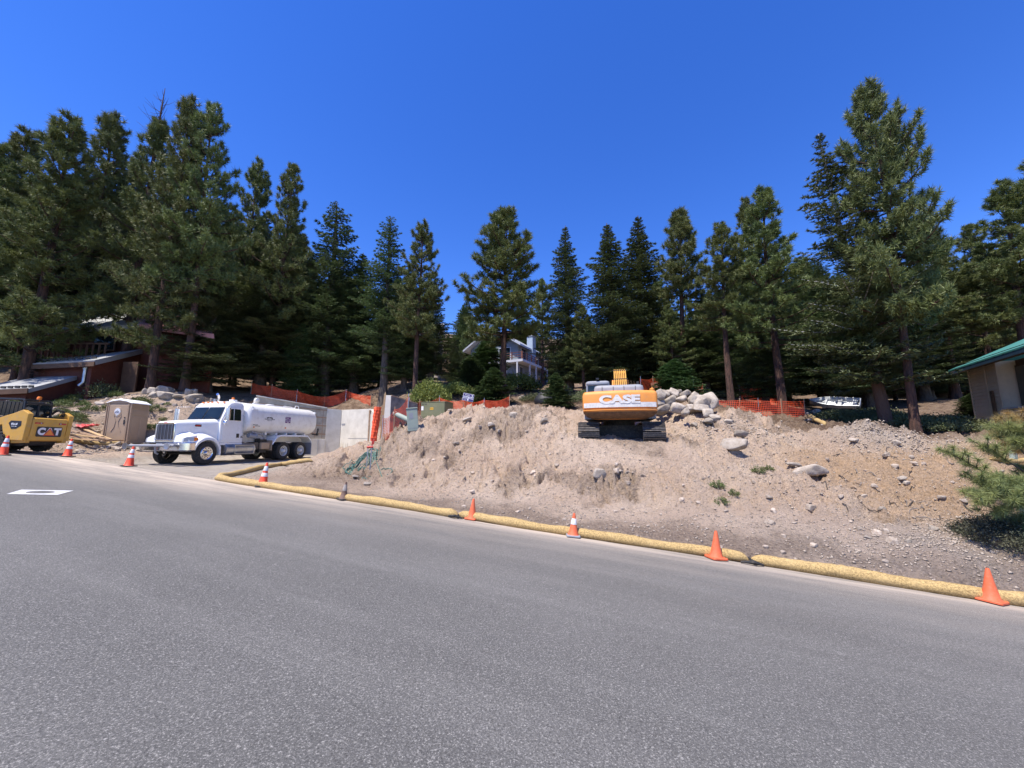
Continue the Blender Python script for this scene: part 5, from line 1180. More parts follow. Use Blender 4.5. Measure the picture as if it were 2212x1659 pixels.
HEAP = [(1402,888,16,19.3,0),(1432,884,17,19,0),(1462,882,18,19,0),(1490,884,17,19,0),(1516,882,19,18.6,0),(1420,870,18,19.6,.0),(1447,866,17,19.8,0),(1473,862,18,19.8,0),(1497,866,17,19.6,0),(1520,872,17,19.2,0),
(1412,856,13,20.2,1),(1433,852,16,20.2,1),(1455,850,15,20.3,1),(1478,852,14,20.3,1),(1500,856,13,20.2,1),(1385,872,12,19.8,0),(1443,848,12,20.6,1),(1424,852,11,20.6,1),(1466,848,10,20.6,1),(1390,882,10,19.2,0),(1530,892,14,18.2,0),(1480,892,14,18.2,0)]
for i, (u, v, r, t, up) in enumerate(HEAP):
    p = W(u, v, t-.9); rr = r*t/831*.9; rock(i % 9, p.x, p.y, p.z, rr, 'pale granite boulder in the heap to the right of the excavator', 'boulders heaped beside the excavator', tilt=.7)
for (u, v, r, k, lb, fl) in [(1517,868,25,4,'large pale angular boulder at the right end of the heap',1.25),(1533,866,22,2,'tall shaded boulder leaning on the right end of the heap',1.3),(1427,850,12,5,'pointed boulder topping the left of the heap',1.3)]:
    p = W(u, v, 18.6); rock(k, p.x, p.y, p.z-.05, r*18.6/831, lb, flat=fl, tilt=.5)
def rp(u, v, r, k, lb, flat=.8, sink=.25, group=None, name='boulder', cat='boulder', tilt=.3, pe_=0):
    p, t = hit(u, v); R_ = r*t/831; return rock(k+pe_, p.x, p.y, p.z+R_*(.40-sink), R_, lb, group, name, cat, flat, None, tilt)
for a in [(1588,968,27,1,'flat pale boulder on the bank right of the excavator tracks',.8),(1747,1028,30,2,'large flat-topped pinkish boulder in the middle of the right bank',.6),(1715,1006,14,7,'boulder just left of the large flat-topped one',.8),
(1293,1028,16,5,'rounded stone below the excavator',1),(2117,1163,17,3,'white rounded boulder at the foot of the bank by the dark bush',.9),(2152,1176,17,6,'grey boulder beside the white rounded one at the bank foot',.9),(2140,1158,10,2,'small boulder behind the white rounded one',.9),
(1600,944,16,0,'pale stone half buried near the excavator right track',.8),(1545,905,13,6,'stone at the foot of the boulder heap',.9),(1572,912,12,7,'stone lying between the heap and the dirt pile',.9),(1530,912,13,1,'low stone in front of the boulder heap',.8),(1500,920,10,2,'small stone in front of the boulder heap',.8),
(1948,1036,9,3,'whitish stone on the upper right bank',.8),(1958,1047,7,5,'smaller stone touching the whitish one on the upper bank',.8),(1845,958,10,3,'white stone below the orange fence end',.8),(1912,905,10,4,'pale stone at the shade edge below the boat',.8),
(1935,962,10,2,'stone on the gravel patch beneath the big pine',.8),(2225,1085,12,1,'stone at the far right edge',.8),(1765,895,12,6,'dark standing stone right of the fence',1.2),(1060,924,11,3,'white stone on the left slope of the mound',.8),(1175,915,9,2,'pale stone on the left mound top',.8),
(985,960,8,0,'whitish stone low on the left mound',.8),(795,1047,9,1,'pale stone beside the wattle end',.7),(768,1032,7,4,'pale stone between the hose and the wattle',.7),(1110,903,12,5,'stone at the foot of the orange net in front of the sign',.8),(1010,908,10,1,'grey flat stone right of the transformer box',.7),(1128,862,10,2,'dark stone on the crest by the yellow bush',.8),
(2018,1145,9,1,'round stone above the rubble at the bank foot',.9),(1962,1172,8,6,'pale stone low on the right bank',.9),(1905,1102,7,2,'small pale stone by the dark hollow',.9),(1875,1165,8,7,'grey stone on the rubble near the road',.9),(2035,1085,8,0,'pale stone right of the hollow',.9)]: rp(*a)
for i in range(16):
    u = random.uniform(300, 470); v = random.uniform(842, 872); p = W(u, v, random.uniform(23.6, 25)); rock(i % 9, p.x, p.y, gz(p.x, p.y)+.1, random.uniform(.25, .5), 'grey boulder in the shaded row above the truck', 'shaded boulders above the truck')
for i in range(60):
    x = random.uniform(-27, -19); y = random.uniform(17.0, 24.3); rock(100+i % 9, x, y, gz(x, y)+.02, random.uniform(.07, .24), 'grey stone scattered on the left bank', 'stones scattered on the left bank', 'stone', 'stone')
for i in range(150):
    u = random.uniform(880, 2190); v = random.uniform(880, 1220)
    p, t = hit(u, v)
    if t > 21 or edge_s(np.array([p.x]), np.array([p.y]))[0] < .5: continue
    if abs(p.x-pe.x) < 2 and 13 < p.y < 20: continue
    rock(100+i % 9, p.x, p.y, p.z+.01, random.choice([.04,.05,.06,.07,.10])*random.uniform(.8, 1.3), 'loose tan stone lying on the dirt bank', 'loose stones on the dirt bank', 'stone', 'stone')
# gravel (uncountable)
def gravel():
    R = np.random.default_rng(3); cand = []
    def add(n, fx, fy, sc):
        x = R.uniform(*fx, n); y = R.uniform(*fy, n); cand.append(np.stack([x, y, sc*R.uniform(.5, 1.5, n)], 1))
    add(16000, (-11, 16), (5, 19), .019); add(4200, (-3, 14), (6.5, 16), .032)
    q = np.random.default_rng(4); g = W(1900,940,14.8); n = 2600; cand.append(np.stack([g.x+q.normal(size=n)*1.1, g.y-.3+q.normal(size=n)*.8, .035*q.uniform(.5, 1.6, n)], 1))
    g = W(2080,1175,7.7); n = 1200; cand.append(np.stack([g.x+q.normal(size=n)*1.6, g.y+q.normal(size=n)*.5, .028*q.uniform(.5, 1.5, n)], 1))
    g = W(1590,940,16); n = 1500; cand.append(np.stack([g.x+q.normal(size=n)*1.4, g.y+q.normal(size=n)*1.2, .045*q.uniform(.5, 1.5, n)], 1))
    n = 3000; cand.append(np.stack([q.uniform(-28, -18.5, n), q.uniform(16.8, 24, n), .045*q.uniform(.5, 1.6, n)], 1))
    c = np.concatenate(cand); s = edge_s(c[:, 0], c[:, 1]); _, ins, dd = pit_blend(c[:, 0], c[:, 1]); dens = fbm(c[:, 0], c[:, 1], .7, 3, 8)
    keep = (s > .35) & (~ins) & (dens+R.uniform(-.5, .5, len(c)) > -.15); c = c[keep]; z = height(c[:, 0], c[:, 1]); n = len(c)
    base = np.array([(1,0,0),(-1,0,0),(0,1,0),(0,-1,0),(0,0,1),(0,0,-1)], float); fc = np.array([(0,2,4),(2,1,4),(1,3,4),(3,0,4),(2,0,5),(1,2,5),(3,1,5),(0,3,5)])
    V = base[None]*R.uniform(.6, 1.15, (n, 6, 1))+R.normal(size=(n, 6, 3))*.18; th = R.uniform(0, 6.28, n); cs, sn = np.cos(th), np.sin(th)
    V = np.stack([V[..., 0]*cs[:, None]-V[..., 1]*sn[:, None], V[..., 0]*sn[:, None]+V[..., 1]*cs[:, None], V[..., 2]*.65], -1)*c[:, 2][:, None, None]
    V += np.stack([c[:, 0], c[:, 1], z+c[:, 2]*.25], -1)[:, None]
    F = (fc[None]+np.arange(n)[:, None, None]*6).reshape(-1, 3)
    tag(link('gravel', np_mesh('gravel', V.reshape(-1, 3), F, M['pebble'])), 'loose gravel and crumbs of soil strewn over the dirt bank', 'gravel', kind='stuff')
gravel()
# roots and twigs on the right bank
for i in range(34):
    u = random.uniform(1760, 2130); v = random.uniform(960, 1130); p, t = hit(u, v); a = random.uniform(0, 6.28); L = random.uniform(.2, .6); pts = []
    for k in range(6):
        x = p.x+math.cos(a)*L*k/5; y = p.y+math.sin(a)*L*k/5; a += random.uniform(-.4, .4); pts.append((x, y, gz(x, y)+.02+.03*math.sin(k*1.3)))
    b = MB(); b.tube(pts, [.014,.012,.010,.008,.006,.004], 5)
    tag(b.build('root', M['deadwood' if i % 3 == 0 else 'bark_fir'], None, True), 'thin bare root poking out of the right bank', 'root', 'bare roots on the right bank')
# ------------------------------------------------------------------ orange netting
def net(name, path, label, hgt=1.15, sag=.12, cell=.075, rw=.02, roll=False, folds=.06, group='orange construction netting'):
    P = [Vector(p) for p in path]; cum = [0]
    for a, b_ in zip(P, P[1:]): cum.append(cum[-1]+(b_-a).length)
    Lt = cum[-1]; nxs = int(Lt/cell); nzs = int(hgt/cell)
    hs = []
    def at(d):
        i = min(max(k for k in range(len(cum)) if cum[k] <= d+1e-9), len(P)-2); f = (d-cum[i])/(cum[i+1]-cum[i]); return P[i].lerp(P[i+1], f), f, (P[i+1]-P[i]).normalized()
    g = np.zeros((nxs+1, nzs+1, 3))
    for i in range(nxs+1):
        p, f, d = at(i*Lt/nxs); nr = Vector((-d.y, d.x, 0)); top = hgt-sag*4*f*(1-f)
        for j in range(nzs+1):
            k = j/nzs; w = folds*math.sin(i*cell*2.6+k*2.2)*(1-.5*k)+folds*.5*math.sin(i*cell*7+j*.5); q = p+nr*w; g[i, j] = (q.x, q.y, p.z+top*k-.05*(1-k))
    V = []; Fc = []
    up = np.array([0, 0, rw/2])
    G = g
    a = G[:-1].reshape(-1, 3); b_ = G[1:].reshape(-1, 3)
    Vh = np.stack([a-up, b_-up, b_+up, a+up], 1).reshape(-1, 3)
    c = G[:, :-1]; d = G[:, 1:]; dr = np.gradient(G, axis=0)[:, :-1]; dr = dr/(np.linalg.norm(dr, axis=-1, keepdims=True)+1e-9)*rw/2
    Vv = np.stack([c-dr, c+dr, d+dr, d-dr], 2).reshape(-1, 3)
    V = np.concatenate([Vh, Vv]); me = np_mesh('netting', V, np.arange(len(V)).reshape(-1, 4), M['net'])
    t = thing(name, label, 'safety netting', group=group); t.location = P[0]
    o = link('netting', me, t); o.location = -P[0]
    for k, p in enumerate(P):
        b = MB(); b.bar((0, 0, -.2), (.02, 0, hgt+.12), .035 if k % 2 else .025); s = b.build('stake', M['lumber2' if k % 2 else 'alu'], t); s.location = p-P[0]
    return t
def gp(u, v, t): p = W(u, v, t); return (p.x, p.y, gz(p.x, p.y))
net('netting_fence', [gp(540,868,28.5), gp(585,862,28.2), gp(640,868,28.8), gp(700,878,30.3), gp(745,885,31), gp(800,886,29.3)], 'shaded orange netting fence along the top of the retaining wall', .85)
p1 = W(826, 958, 17.6); z1 = gz(p1.x, p1.y)
net('netting_fence', [W(824,955,17.3), W(850,936,17.5), W(880,907,17.8)], 'sagging orange netting running from the netting roll up to the grey-green pedestal', 1.1, .2)
net('netting_fence', [W(882,901,21.5), W(905,903,22.5), W(948,893,23.5), W(1000,900,22.8), W(1045,900,22.4), W(1100,893,22.5)], 'orange netting fence behind the transformer box and purple sign', .98, .16, folds=.12)
net('netting_fence', [gp(1385,865,24), gp(1412,862,24.5), gp(1445,862,25)], 'short orange netting behind the excavator handrail', 1.1)
net('netting_fence', [gp(1500,870,23), gp(1520,870,23)], 'scrap of orange netting behind the right of the boulder heap', .9)
net('netting_fence', [W(1545,902,20.3), W(1600,903,20.0), W(1640,903,19.8), W(1690,905,19.6), W(1740,905,19.8)], 'orange netting fence in front of the pines on the right', .92, .04, .085, .018)
net('netting_fence', [gp(1600,880,25.5), gp(1650,880,26), gp(1700,882,25)], 'far orange netting fence half seen behind the right fence', 1.0, .1)
b = MB(); h = 1.55
for k in range(7):
    a = k*.9; r = .09+.012*k; b.tube([(r*math.cos(a+z*.8)*.6, r*math.sin(a+z*.8)*.6, z) for z in np.linspace(0, h, 12)], [.07+.012*math.sin(z*3+k) for z in range(12)], 8)
o = b.build('netting_roll', M['net'], None, True); m = o.modifiers.new('w', 'WIREFRAME'); m.thickness = .02; m.use_replace = False
o.location = (p1.x-.40, p1.y, z1-.05); o.rotation_euler = (0, .06, 0); tag(o, 'upright roll of bright orange netting at the end of the concrete wall', 'netting roll')
b = MB(); b.prism([(-.045,0),(.045,0),(.045,2.25),(0,2.4),(-.045,2.25)], -.02, .02); o = b.build('wooden_stake', M['lumber'], None); pp_ = W(822, 950, 18); o.location = (pp_.x, pp_.y, gz(pp_.x, pp_.y)-.1); o.rotation_euler = (0, .05, .3); tag(o, 'tall wooden stake standing beside the netting roll', 'stake')
# ------------------------------------------------------------------ retaining wall
W1, W2, W3, W4 = Vector((-17.2,26)), Vector((-12.85,29)), Vector((-10.1,27.5)), Vector((-8.7,24.2))
zb = .35; 
RW = thing('retaining_wall', 'concrete retaining wall with block face and bright corner panels behind the water truck', 'retaining wall', (W2.x, W2.y, zb))
L = lambda p, z: (p[0]-W2.x, p[1]-W2.y, z-zb)
def wallseg(name, a, b_, z0, za, zb2, th, m, parent, off=0, bevel=.01):
    a = Vector(a[:2]); b_ = Vector(b_[:2]); d = (b_-a).normalized(); n = Vector((d.y, -d.x)); f0 = n*(off); f1 = n*(off-th)
    mb = MB(); P = [a+f0, b_+f0, b_+f1, a+f1]; lo = [L(q, z0) for q in P]; hi = [L(P[0], za), L(P[1], zb2), L(P[2], zb2), L(P[3], za)]
    mb.add(lo+hi, [(3,2,1,0),(4,5,6,7),(0,1,5,4),(1,2,6,5),(2,3,7,6),(3,0,4,7)]); return mb.build(name, m, parent, bevel=bevel)
d12 = (W2-W1).normalized(); ztop1, ztop2 = 4.42, 3.78
Wm = W2-d12*1.0
wallseg('block_wall', W1-d12*.1, Wm, 0, ztop1+.0, ztop2+.02, .35, M['block'], RW)
wallseg('pilaster', Wm+d12*.004, W2, 0, ztop2-.0, ztop2-.05, .42, M['concrete'], RW, .03)
wallseg('footing_panel', W1+d12*.5, Wm-d12*.004, 0, 1.62, 1.55, .2, M['concrete'], RW, .10)
# courses of timber shims between blocks
mb = MB(); nrm = Vector((d12.y, -d12.x))
Lw = (Wm-W1).length
for z in (1.9, 2.5, 3.1, 3.65):
    a = W1+nrm*.012; b_ = Wm+nrm*.012
    if z < ztop1: mb.bar(L(a, z+.3), L(b_, z), .03, .07)
for k in range(9):
    q = W1+d12*(Lw*(k+.5)/9)+nrm*.008; mb.bar(L(q, 1.6), L(q, 3.6), .02, .02)
mb.build('timber_course', M['lumber2'], RW)
mb = MB(); mb.bar(L(W1-d12*.15+nrm*-.15, ztop1+.04), L(Wm+nrm*-.15, ztop2+.05), .40, .07); mb.build('coping', M['concrete'], RW, bevel=.01)
d23 = (W3-W2).normalized()
wallseg('corner_panel', W2+d23*.03, W3, 0, 3.72, 3.70, .3, M['concrete'], RW)
wallseg('end_panel', W3+Vector((.0,.0)), W4, 0, 3.66, 3.2, .3, M['concrete'], RW, .0)
mb = MB(); n23 = Vector((d23.y, -d23.x))
mb.bar(L(W2+d23*.9+n23*.004, 1.6), L(W3+n23*.004, 1.6), .015, .02); mb.bar(L(W2+d23*.12+n23*.012, 2.65), L(W2+d23*.5+n23*.012, 2.65), .02, .10)
mb.build('panel_joint', M['greyp'], RW)
mb = MB(); q = W3-d23*.05+n23*.03; mb.bar(L(q, .3), L(q, 3.6), .08, .10); mb.bar(L(W3+n23*.05, 3.55), L(W3+(W4-W3)*.25+n23*.05, 3.5), .08); mb.build('edge_board', M['lumber2'], RW)
for s_, z in ((.35, .7), (.7, .7), (1.0, .7)):
    pass
mb = MB()
for k in range(3): q = W1+d12*(1.9+.95*k)+nrm*.106; mb.bar(L(q, .3), L(q, 1.55), .02, .03)
mb.build('footing_joint', M['greyp'], RW)
# dark-faced form panel behind the netting roll
pf = W(836, 905, 20.2); b = MB(); b.box(-.16, .16, 0, .25, -1.2, 1.25); F_ = thing('form_panel', 'concrete slab end with a dark face behind the netting roll', 'concrete slab', (pf.x, pf.y, pf.z), .0)
b.build('slab_end', M['concrete'], F_, bevel=.01); b = MB(); b.add([(.163,.02,-1.1),(1.35,.9,-1.1),(1.35,.9,.85),(.163,.02,1.22),(.163,.12,-1.1),(1.35,1.0,-1.1),(1.35,1.0,.85),(.163,.12,1.22)], [(0,1,2,3),(7,6,5,4),(0,4,5,1),(1,5,6,2),(2,6,7,3),(3,7,4,0)]); b.build('dark_face', M['formdark'], F_)
b = MB(); b.bar((.16,.05,1.25),(1.35,.95,.88),.08,.06); b.bar((.9,.55,.2),(.9,.55,1.2),.05); b.build('brace', M['lumber2'], F_)
# ------------------------------------------------------------------ utility boxes, sign, standpipe, hose
pq = W(893, 928, 17); o = thing('utility_pedestal', 'tilted grey-green utility pedestal on the dirt slope', 'utility box', (pq.x, pq.y, gz(pq.x, pq.y)-.1), .25, rx=-.03, ry=-.10)
b = MB(); b.box(-.235, .235, -.17, .17, 0, .98); b.build('body', M['ped'], o, bevel=.02); b = MB(); b.box(-.25, .25, -.19, .19, .982, 1.03); b.build('lid', M['ped'], o, bevel=.015)
b = MB(); b.box(-.13, .03, -.176, -.172, .55, .80); b.box(-.2, .2, -.174, -.171, .12, .135); b.build('notice', M['greyp'], o)
pq = W(866, 905, 17.6); o = thing('bollard', 'fallen grey-green bollard leaning toward the pedestal', 'bollard', (pq.x, pq.y, pq.z), 0)
e0 = W(852, 893, 17.8)-pq; e1 = W(884, 908, 17.3)-pq; e2 = e1+(e1-e0)*.15-Vector((0,0,.25))
b = MB(); b.tube([e0-(e1-e0)*.06, e0, e1], [.06,.115,.115], 16); b.build('pipe', M['ped'], o, True); b = MB(); b.tube([e1, e1+Vector((.02,0,-.5))], .05, 8); b.build('support', M['darksteel'], o)
pq = W(930, 904, 20.8); o = thing('transformer_box', 'olive green pad-mounted transformer box with yellow sticker at the top of the slope', 'transformer', (pq.x+.25, pq.y, gz(pq.x, pq.y)+.02), -.32)
b = MB(); b.box(-.78, .68, -.2, .75, .12, 1.02); b.build('cabinet', M['box'], o, bevel=.015); b = MB(); b.box(-.80, .70, -.22, .77, 1.021, 1.06); b.build('lid', M['box'], o, bevel=.015)
b = MB(); b.box(-.86, .80, -.28, .8, -.35, .119); b.build('pad', M['concrete'], o, bevel=.02)
b = MB(); b.box(-.76, .66, -.215, -.205, .26, 1.0); dd_ = b.build('door', M['box'], o)
b = MB(); b.box(-.20, 0, -.222, -.216, .62, .74); b.build('warning_sticker', M['yellowlabel'], dd_); text(6, .045, M['text'], dd_, 'lettering', (-.10, -.224, .68), (PI/2, 0, 0), .001, .001); text(7, .07, M['text'], dd_, 'lettering', (-.55, -.22, .93), (PI/2, 0, 0), .001, .001)
b = MB(); b.box(-.74, -.61, -.222, -.216, .60, .82); b.build('paper_notice', M['signwhite'], dd_)
b = MB(); b.box(-.07, .05, -.24, -.2, .14, .25); b.build('hasp', M['darksteel'], dd_)
pq = W(1004, 886, 20.4); o = thing('notice_sign', 'purple and white notice sign on a leaning thin post above the mound', 'sign', (pq.x, pq.y, gz(pq.x, pq.y)), .1, ry=.09)
b = MB(); b.bar((0,0,-.2),(.0,0,1.05),.035,.02); b.build('post', M['rust'], o); sgn = bpy.data.objects.new('board', None)
b = MB(); b.box(-.29, .29, -.03, -.015, .60, 1.0); sb = b.build('board', M['signwhite'], o, bevel=.01); sb.rotation_euler = (0, .10, 0); sb.location = (.02, 0, 0)
b = MB(); b.box(-.275, .275, -.034, -.031, .855, .985); b.box(-.275, .275, -.034, -.031, .615, .735); b.build('purple_band', M['navy'], sb)
b = MB(); b.lathe([(0,0),(.038,0),(.038,.004),(0,.004)], 'y', (.20, -.040, .92)); b.lathe([(0,0),(.048,0),(.048,.004),(0,.004)], 'y', (0, -.040, .675)); b.build('symbol', M['signwhite'], sb)
text(6, .07, M['signwhite'], sb, 'lettering', (-.05, -.037, .92), (PI/2, 0, 0), .002, .001); text(14, .072, M['navy'], sb, 'lettering', (0, -.034, .795), (PI/2, 0, 0), .003, .001); text(4, .05, M['signwhite'], sb, 'lettering', (-.17, -.037, .675), (PI/2, 0, 0), .002, .001)
pq, t = hit(795, 1012); o = thing('standpipe', 'two-legged steel water standpipe with red handle beside the green hose', 'standpipe', (pq.x, pq.y, pq.z-.05), .2, rx=0, ry=.02)
b = MB(); b.tube([(.08,0,0),(.08,0,.98)], .028, 10); b.tube([(-.07,.02,.1),(-.06,.02,.98)], .02, 8); b.build('pipe', M['alu'], o, True)
b = MB(); b.tube([(-.1,0,.88),(.14,0,.9)], .05, 10); b.tube([(.08,0,.9),(.10,0,1.12),(.04,0,1.26),(.16,0,1.20),(.14,0,1.0)], .03, 8); b.build('handle', M['redhose'], o, True)
b = MB(); pts = []
c0, t = hit(782, 1004)
for i in range(300):
    a = i*.21; r = (.42+.10*math.sin(a*.37)+.08*math.sin(a*.11)); x = c0.x+.1*math.sin(a*.23)+r*1.15*math.cos(a); y = c0.y+.1*math.cos(a*.17)+r*.9*math.sin(a); pts.append((x, y, gz(x, y)+.03+.20*max(0, .5+.5*math.sin(a*.31+1))*(i/300)))
c1, t = hit(835, 1022)
for i in range(40):
    a = i*.14; x = c1.x-.35+.55*math.cos(a-1); y = c1.y+.4*math.sin(a-1); pts.append((x, y, gz(x, y)+.03))
b.tube(pts, .016, 6); o = b.build('garden_hose', M['hose'], None, True); tag(o, 'tangled coil of dark green hose on the dirt at the foot of the standpipe', 'hose')
# ------------------------------------------------------------------ lumber, red sheet, curb
for i, (u0, v0, u1, v1, w, m, lb) in enumerate([(185,928,222,943,.19,'lumber','thick pale beam slanting across the lumber beside the skid steer'),(150,943,215,952,.14,'lumber2','weathered plank lying lowest in the lumber near the skid steer'),(152,938,210,945,.16,'lumber','pale plank in the middle of the lumber near the skid steer'),(160,932,225,948,.12,'lumber2','reddish plank under the slanting beam'),(178,934,236,950,.10,'lumber2','short plank end beside the portable toilet'),(150,947,200,951,.12,'lumber','yellowish plank nearest the skid steer'),(205,936,240,949,.12,'lumber','pale offcut against the toilet base'),(148,929,170,934,.12,'lumber2','short weathered board behind the skid steer')]):
    tt = min(hit((u0+u1)/2, max(v0, v1)+2)[1]-.5, 19); a = W(u0, v0, tt+.2); c_ = W(u1, v1, tt-.2)
    lf = max(gz(*(a.lerp(c_, k/8)).xy)-(a.lerp(c_, k/8)).z for k in range(9)); up_ = Vector((0, 0, max(0, lf)*.5)); a = a+up_; c_ = c_+up_
    b = MB(); b.bar(a, c_, w*.8, .05); o = b.build('plank', M[m], None, bevel=.005); tag(o, lb, 'plank', 'lumber beside the skid steer')
p_, t = hit(180, 927); b = MB(); n = 9; vs = []; 
for i in range(n):
    for j in range(n): vs.append((p_.x-.4+.85*i/(n-1), p_.y-.35+.7*j/(n-1), gz(p_.x, p_.y)+.10+.05*math.sin(i*1.7)+.08*j/(n-1)*1.5+.03*math.sin(j*2.1+i)))
b.add(vs, [(i*n+j, (i+1)*n+j, (i+1)*n+j+1, i*n+j+1) for i in range(n-1) for j in range(n-1)]); o = b.build('plastic_sheet', M['redsheet'], None, True); m = o.modifiers.new('s', 'SOLIDIFY'); m.thickness = .012; tag(o, 'crumpled faded red plastic sheet on the stones behind the skid steer', 'sheet')
for i in range(14):
    u = random.uniform(232, 325); p_, t = hit(u, random.uniform(962, 975)); rock(100+i % 9, p_.x, p_.y, p_.z+.04, random.uniform(.08, .26), 'broken dark rubble lump at the foot of the portable toilet', 'rubble at the foot of the toilet', 'rubble', 'rubble', .8, tilt=1)
a, t = hit(296, 974); c_, t = hit(360, 971); b = MB(); b.bar(a+Vector((0,0,.08)), c_+Vector((0,0,.08)), .18, .22); tag(b.build('kerb_stone', M['concrete'], None, bevel=.02), 'grey concrete kerb in front of the water truck bumper', 'kerb stone')
# ------------------------------------------------------------------ boat
pb_ = W(1803, 884, 24.0); BT = thing('rowing_boat', 'small aluminium rowing boat lying in the shade under the trees', 'boat', (pb_.x, pb_.y, gz(pb_.x, pb_.y)+.38), math.radians(133), rx=-.62, ry=-.10)
BT.scale = (.78, .72, .72); Lb = 3.1; b = MB(); secs = []; ins_ = []
for k in range(11):
    t = k/10; x = Lb*(t-.5); w = .68*math.sin(min(1, (1-t)*1.6+.0)*PI/2)**.7+.02 if t > .4 else .68*(.86+.14*t/.4); hh = .50+.14*t**2; kz = .16*max(0, (t-.6)/.4)**2
    secs.append([(x, -w, hh), (x, -w*.86, .18+kz), (x, -w*.5, .03+kz), (x, 0, kz), (x, w*.5, .03+kz), (x, w*.86, .18+kz), (x, w, hh)])
b.loft(secs, cap=False, closed=False); s0 = secs[0]; b.add(s0, [tuple(range(7))]); hl = b.build('hull', M['boat'], BT, True, angle=35); md = hl.modifiers.new('s', 'SOLIDIFY'); md.thickness = .02
for x in (-1.25, -.35, .6):
    b = MB(); b.box(x-.13, x+.13, -.60 if x < .5 else -.53, .60 if x < .5 else .53, .33, .36); b.box(x-.1, x+.1, -.5, .5, .08, .325); b.build('seat', M['boat'], BT, bevel=.01)
b = MB()
for s in (0, 6): b.tube([q[s] for q in secs], .028, 8)
b.tube([secs[0][0], secs[0][6]], .028, 8); b.build('gunwale', M['boat'], BT, True)
# dark domed tarp
p_ = W(1180, 880, 24); b = MB(); vs = []; R_ = np.random.default_rng(2)
b.lathe([(1.0*math.cos(a)*(1+.05*math.sin(a*7)), .85*math.sin(a)) for a in np.linspace(-.1, PI/2, 9)], n=22); o = b.build('tarp_mound', M['tarp'], None, True); o.location = (p_.x, p_.y, gz(p_.x, p_.y)); o.scale = (.75, .7, .9); tag(o, 'dark rounded tarp-covered mound behind the crest left of the excavator', 'tarp')
# ------------------------------------------------------------------ blue-grey house
M['siding'] = mat('blue_grey_siding', (.20,.235,.26), .7, 0, .05, 1.0)
M['trim'] = mat('white_trim', (.52,.53,.56), .5, 0, .04, 2)
M['roofw'] = mat('pale_metal_roof', (.50,.52,.56), .35, .2, .05, 1)
M['redwood'] = mat('red_brown_rail', (.16,.055,.035), .7, 0, .15, 3)
M['ltblue'] = mat('light_blue_siding', (.30,.36,.43), .6, 0, .05, 1.5)
H_ = W(1129, 774.5, 54); Dz = H_.z; zg = 7.2-Dz
HO = thing('grey_house', 'blue-grey three-storey house with wooden decks seen between the trees', 'house', (H_.x, H_.y, Dz), math.radians(62.6))
# local: +x recedes right (0.45,.89), +y recedes left (-.89,.45); deck corner at origin, floor z=0
b = MB(); b.box(1.2, 10.5, 1.3, 9.5, zg-1, 2.5); 
b.build('wall', M['siding'], HO)
b = MB(); b.prism([(1.2, 2.5), (9.5, 2.5), (5.2, 5.0)], 1.3, 10.5, 'x')
b = MB(); b.add([(1.2,1.3,2.5),(1.2,9.5,2.5),(1.2,5.4,5.0),(10.5,1.3,2.5),(10.5,9.5,2.5),(10.5,5.4,5.0)], [(0,1,2),(3,5,4),(0,3,4,1),(0,2,5,3),(1,4,5,2)]); b.build('gable', M['siding'], HO)
b = MB()
for s, (ya, yb) in enumerate(((.5, 5.4), (10.3, 5.4))):
    za, zb_ = 2.05, 5.1; b.add([(.2,ya,za),(11,ya,za),(11,yb,zb_),(.2,yb,zb_),(.2,ya,za+.28),(11,ya,za+.28),(11,yb,zb_+.28),(.2,yb,zb_+.28)], [(0,1,2,3),(4,5,6,7),(0,1,5,4),(1,2,6,5),(2,3,7,6),(3,0,4,7)])
rf = b.build('roof', M['roofw'], HO)
b = MB(); b.box(4.2, 5.4, .35, 1.29, .02, 4.3); ch = b.build('chimney', M['ltblue'], rf); b = MB(); b.box(4.1, 5.5, .25, 1.4, 4.301, 4.55); b.tube([(4.8,.8,4.5),(4.8,.8,5.3)], .13, 10); b.build('chimney_cap', M['trim'], ch)
b = MB(); b.box(0, 9.5, 0, 1.299, -.35, 0); b.box(0, 1.199, 1.3, 9.5, -.35, 0); dk = b.build('deck', M['trim'], HO)
b = MB(); b.box(.4, 1.19, 2.5, 9.5, -3.4, -3.1); b.build('lower_deck', M['trim'], HO)
def rail(name, a, b2, z, m, n):
    r = MB(); a = Vector(a); b2 = Vector(b2)
    for zz in (.35, .65, 1.0): r.bar(a+Vector((0,0,zz)), b2+Vector((0,0,zz)), .07)
    for k in range(n+1): q = a.lerp(b2, k/n); r.bar(q, q+Vector((0,0,1.12)), .12)
    return r.build(name, m, HO)
rail('railing', (.08,.08,.002), (9.4,.08,.002), 0, M['redwood'], 6); rail('railing', (.08,.2,.002), (.08,9.4,.002), 0, M['redwood'], 6); rail('railing', (.45,2.55,-3.098), (.45,9.4,-3.098), 0, M['ltblue'], 5)
for x, y in ((.12,.9),(2.6,.12),(4.9,.12),(7.2,.12),(9.3,.12),(.12,4.0),(.12,7.0),(.5,2.6)):
    b = MB(); b.bar((x,y,-.351 if (x, y) != (.5, 2.6) else -3.41),(x,y,zg-1),.2); b.build('post', M['trim'], HO)
b = MB(); b.box(1.2, 10.5, 1.27, 1.296, -3.4, -3.12); b.build('belt_trim', M['trim'], HO)
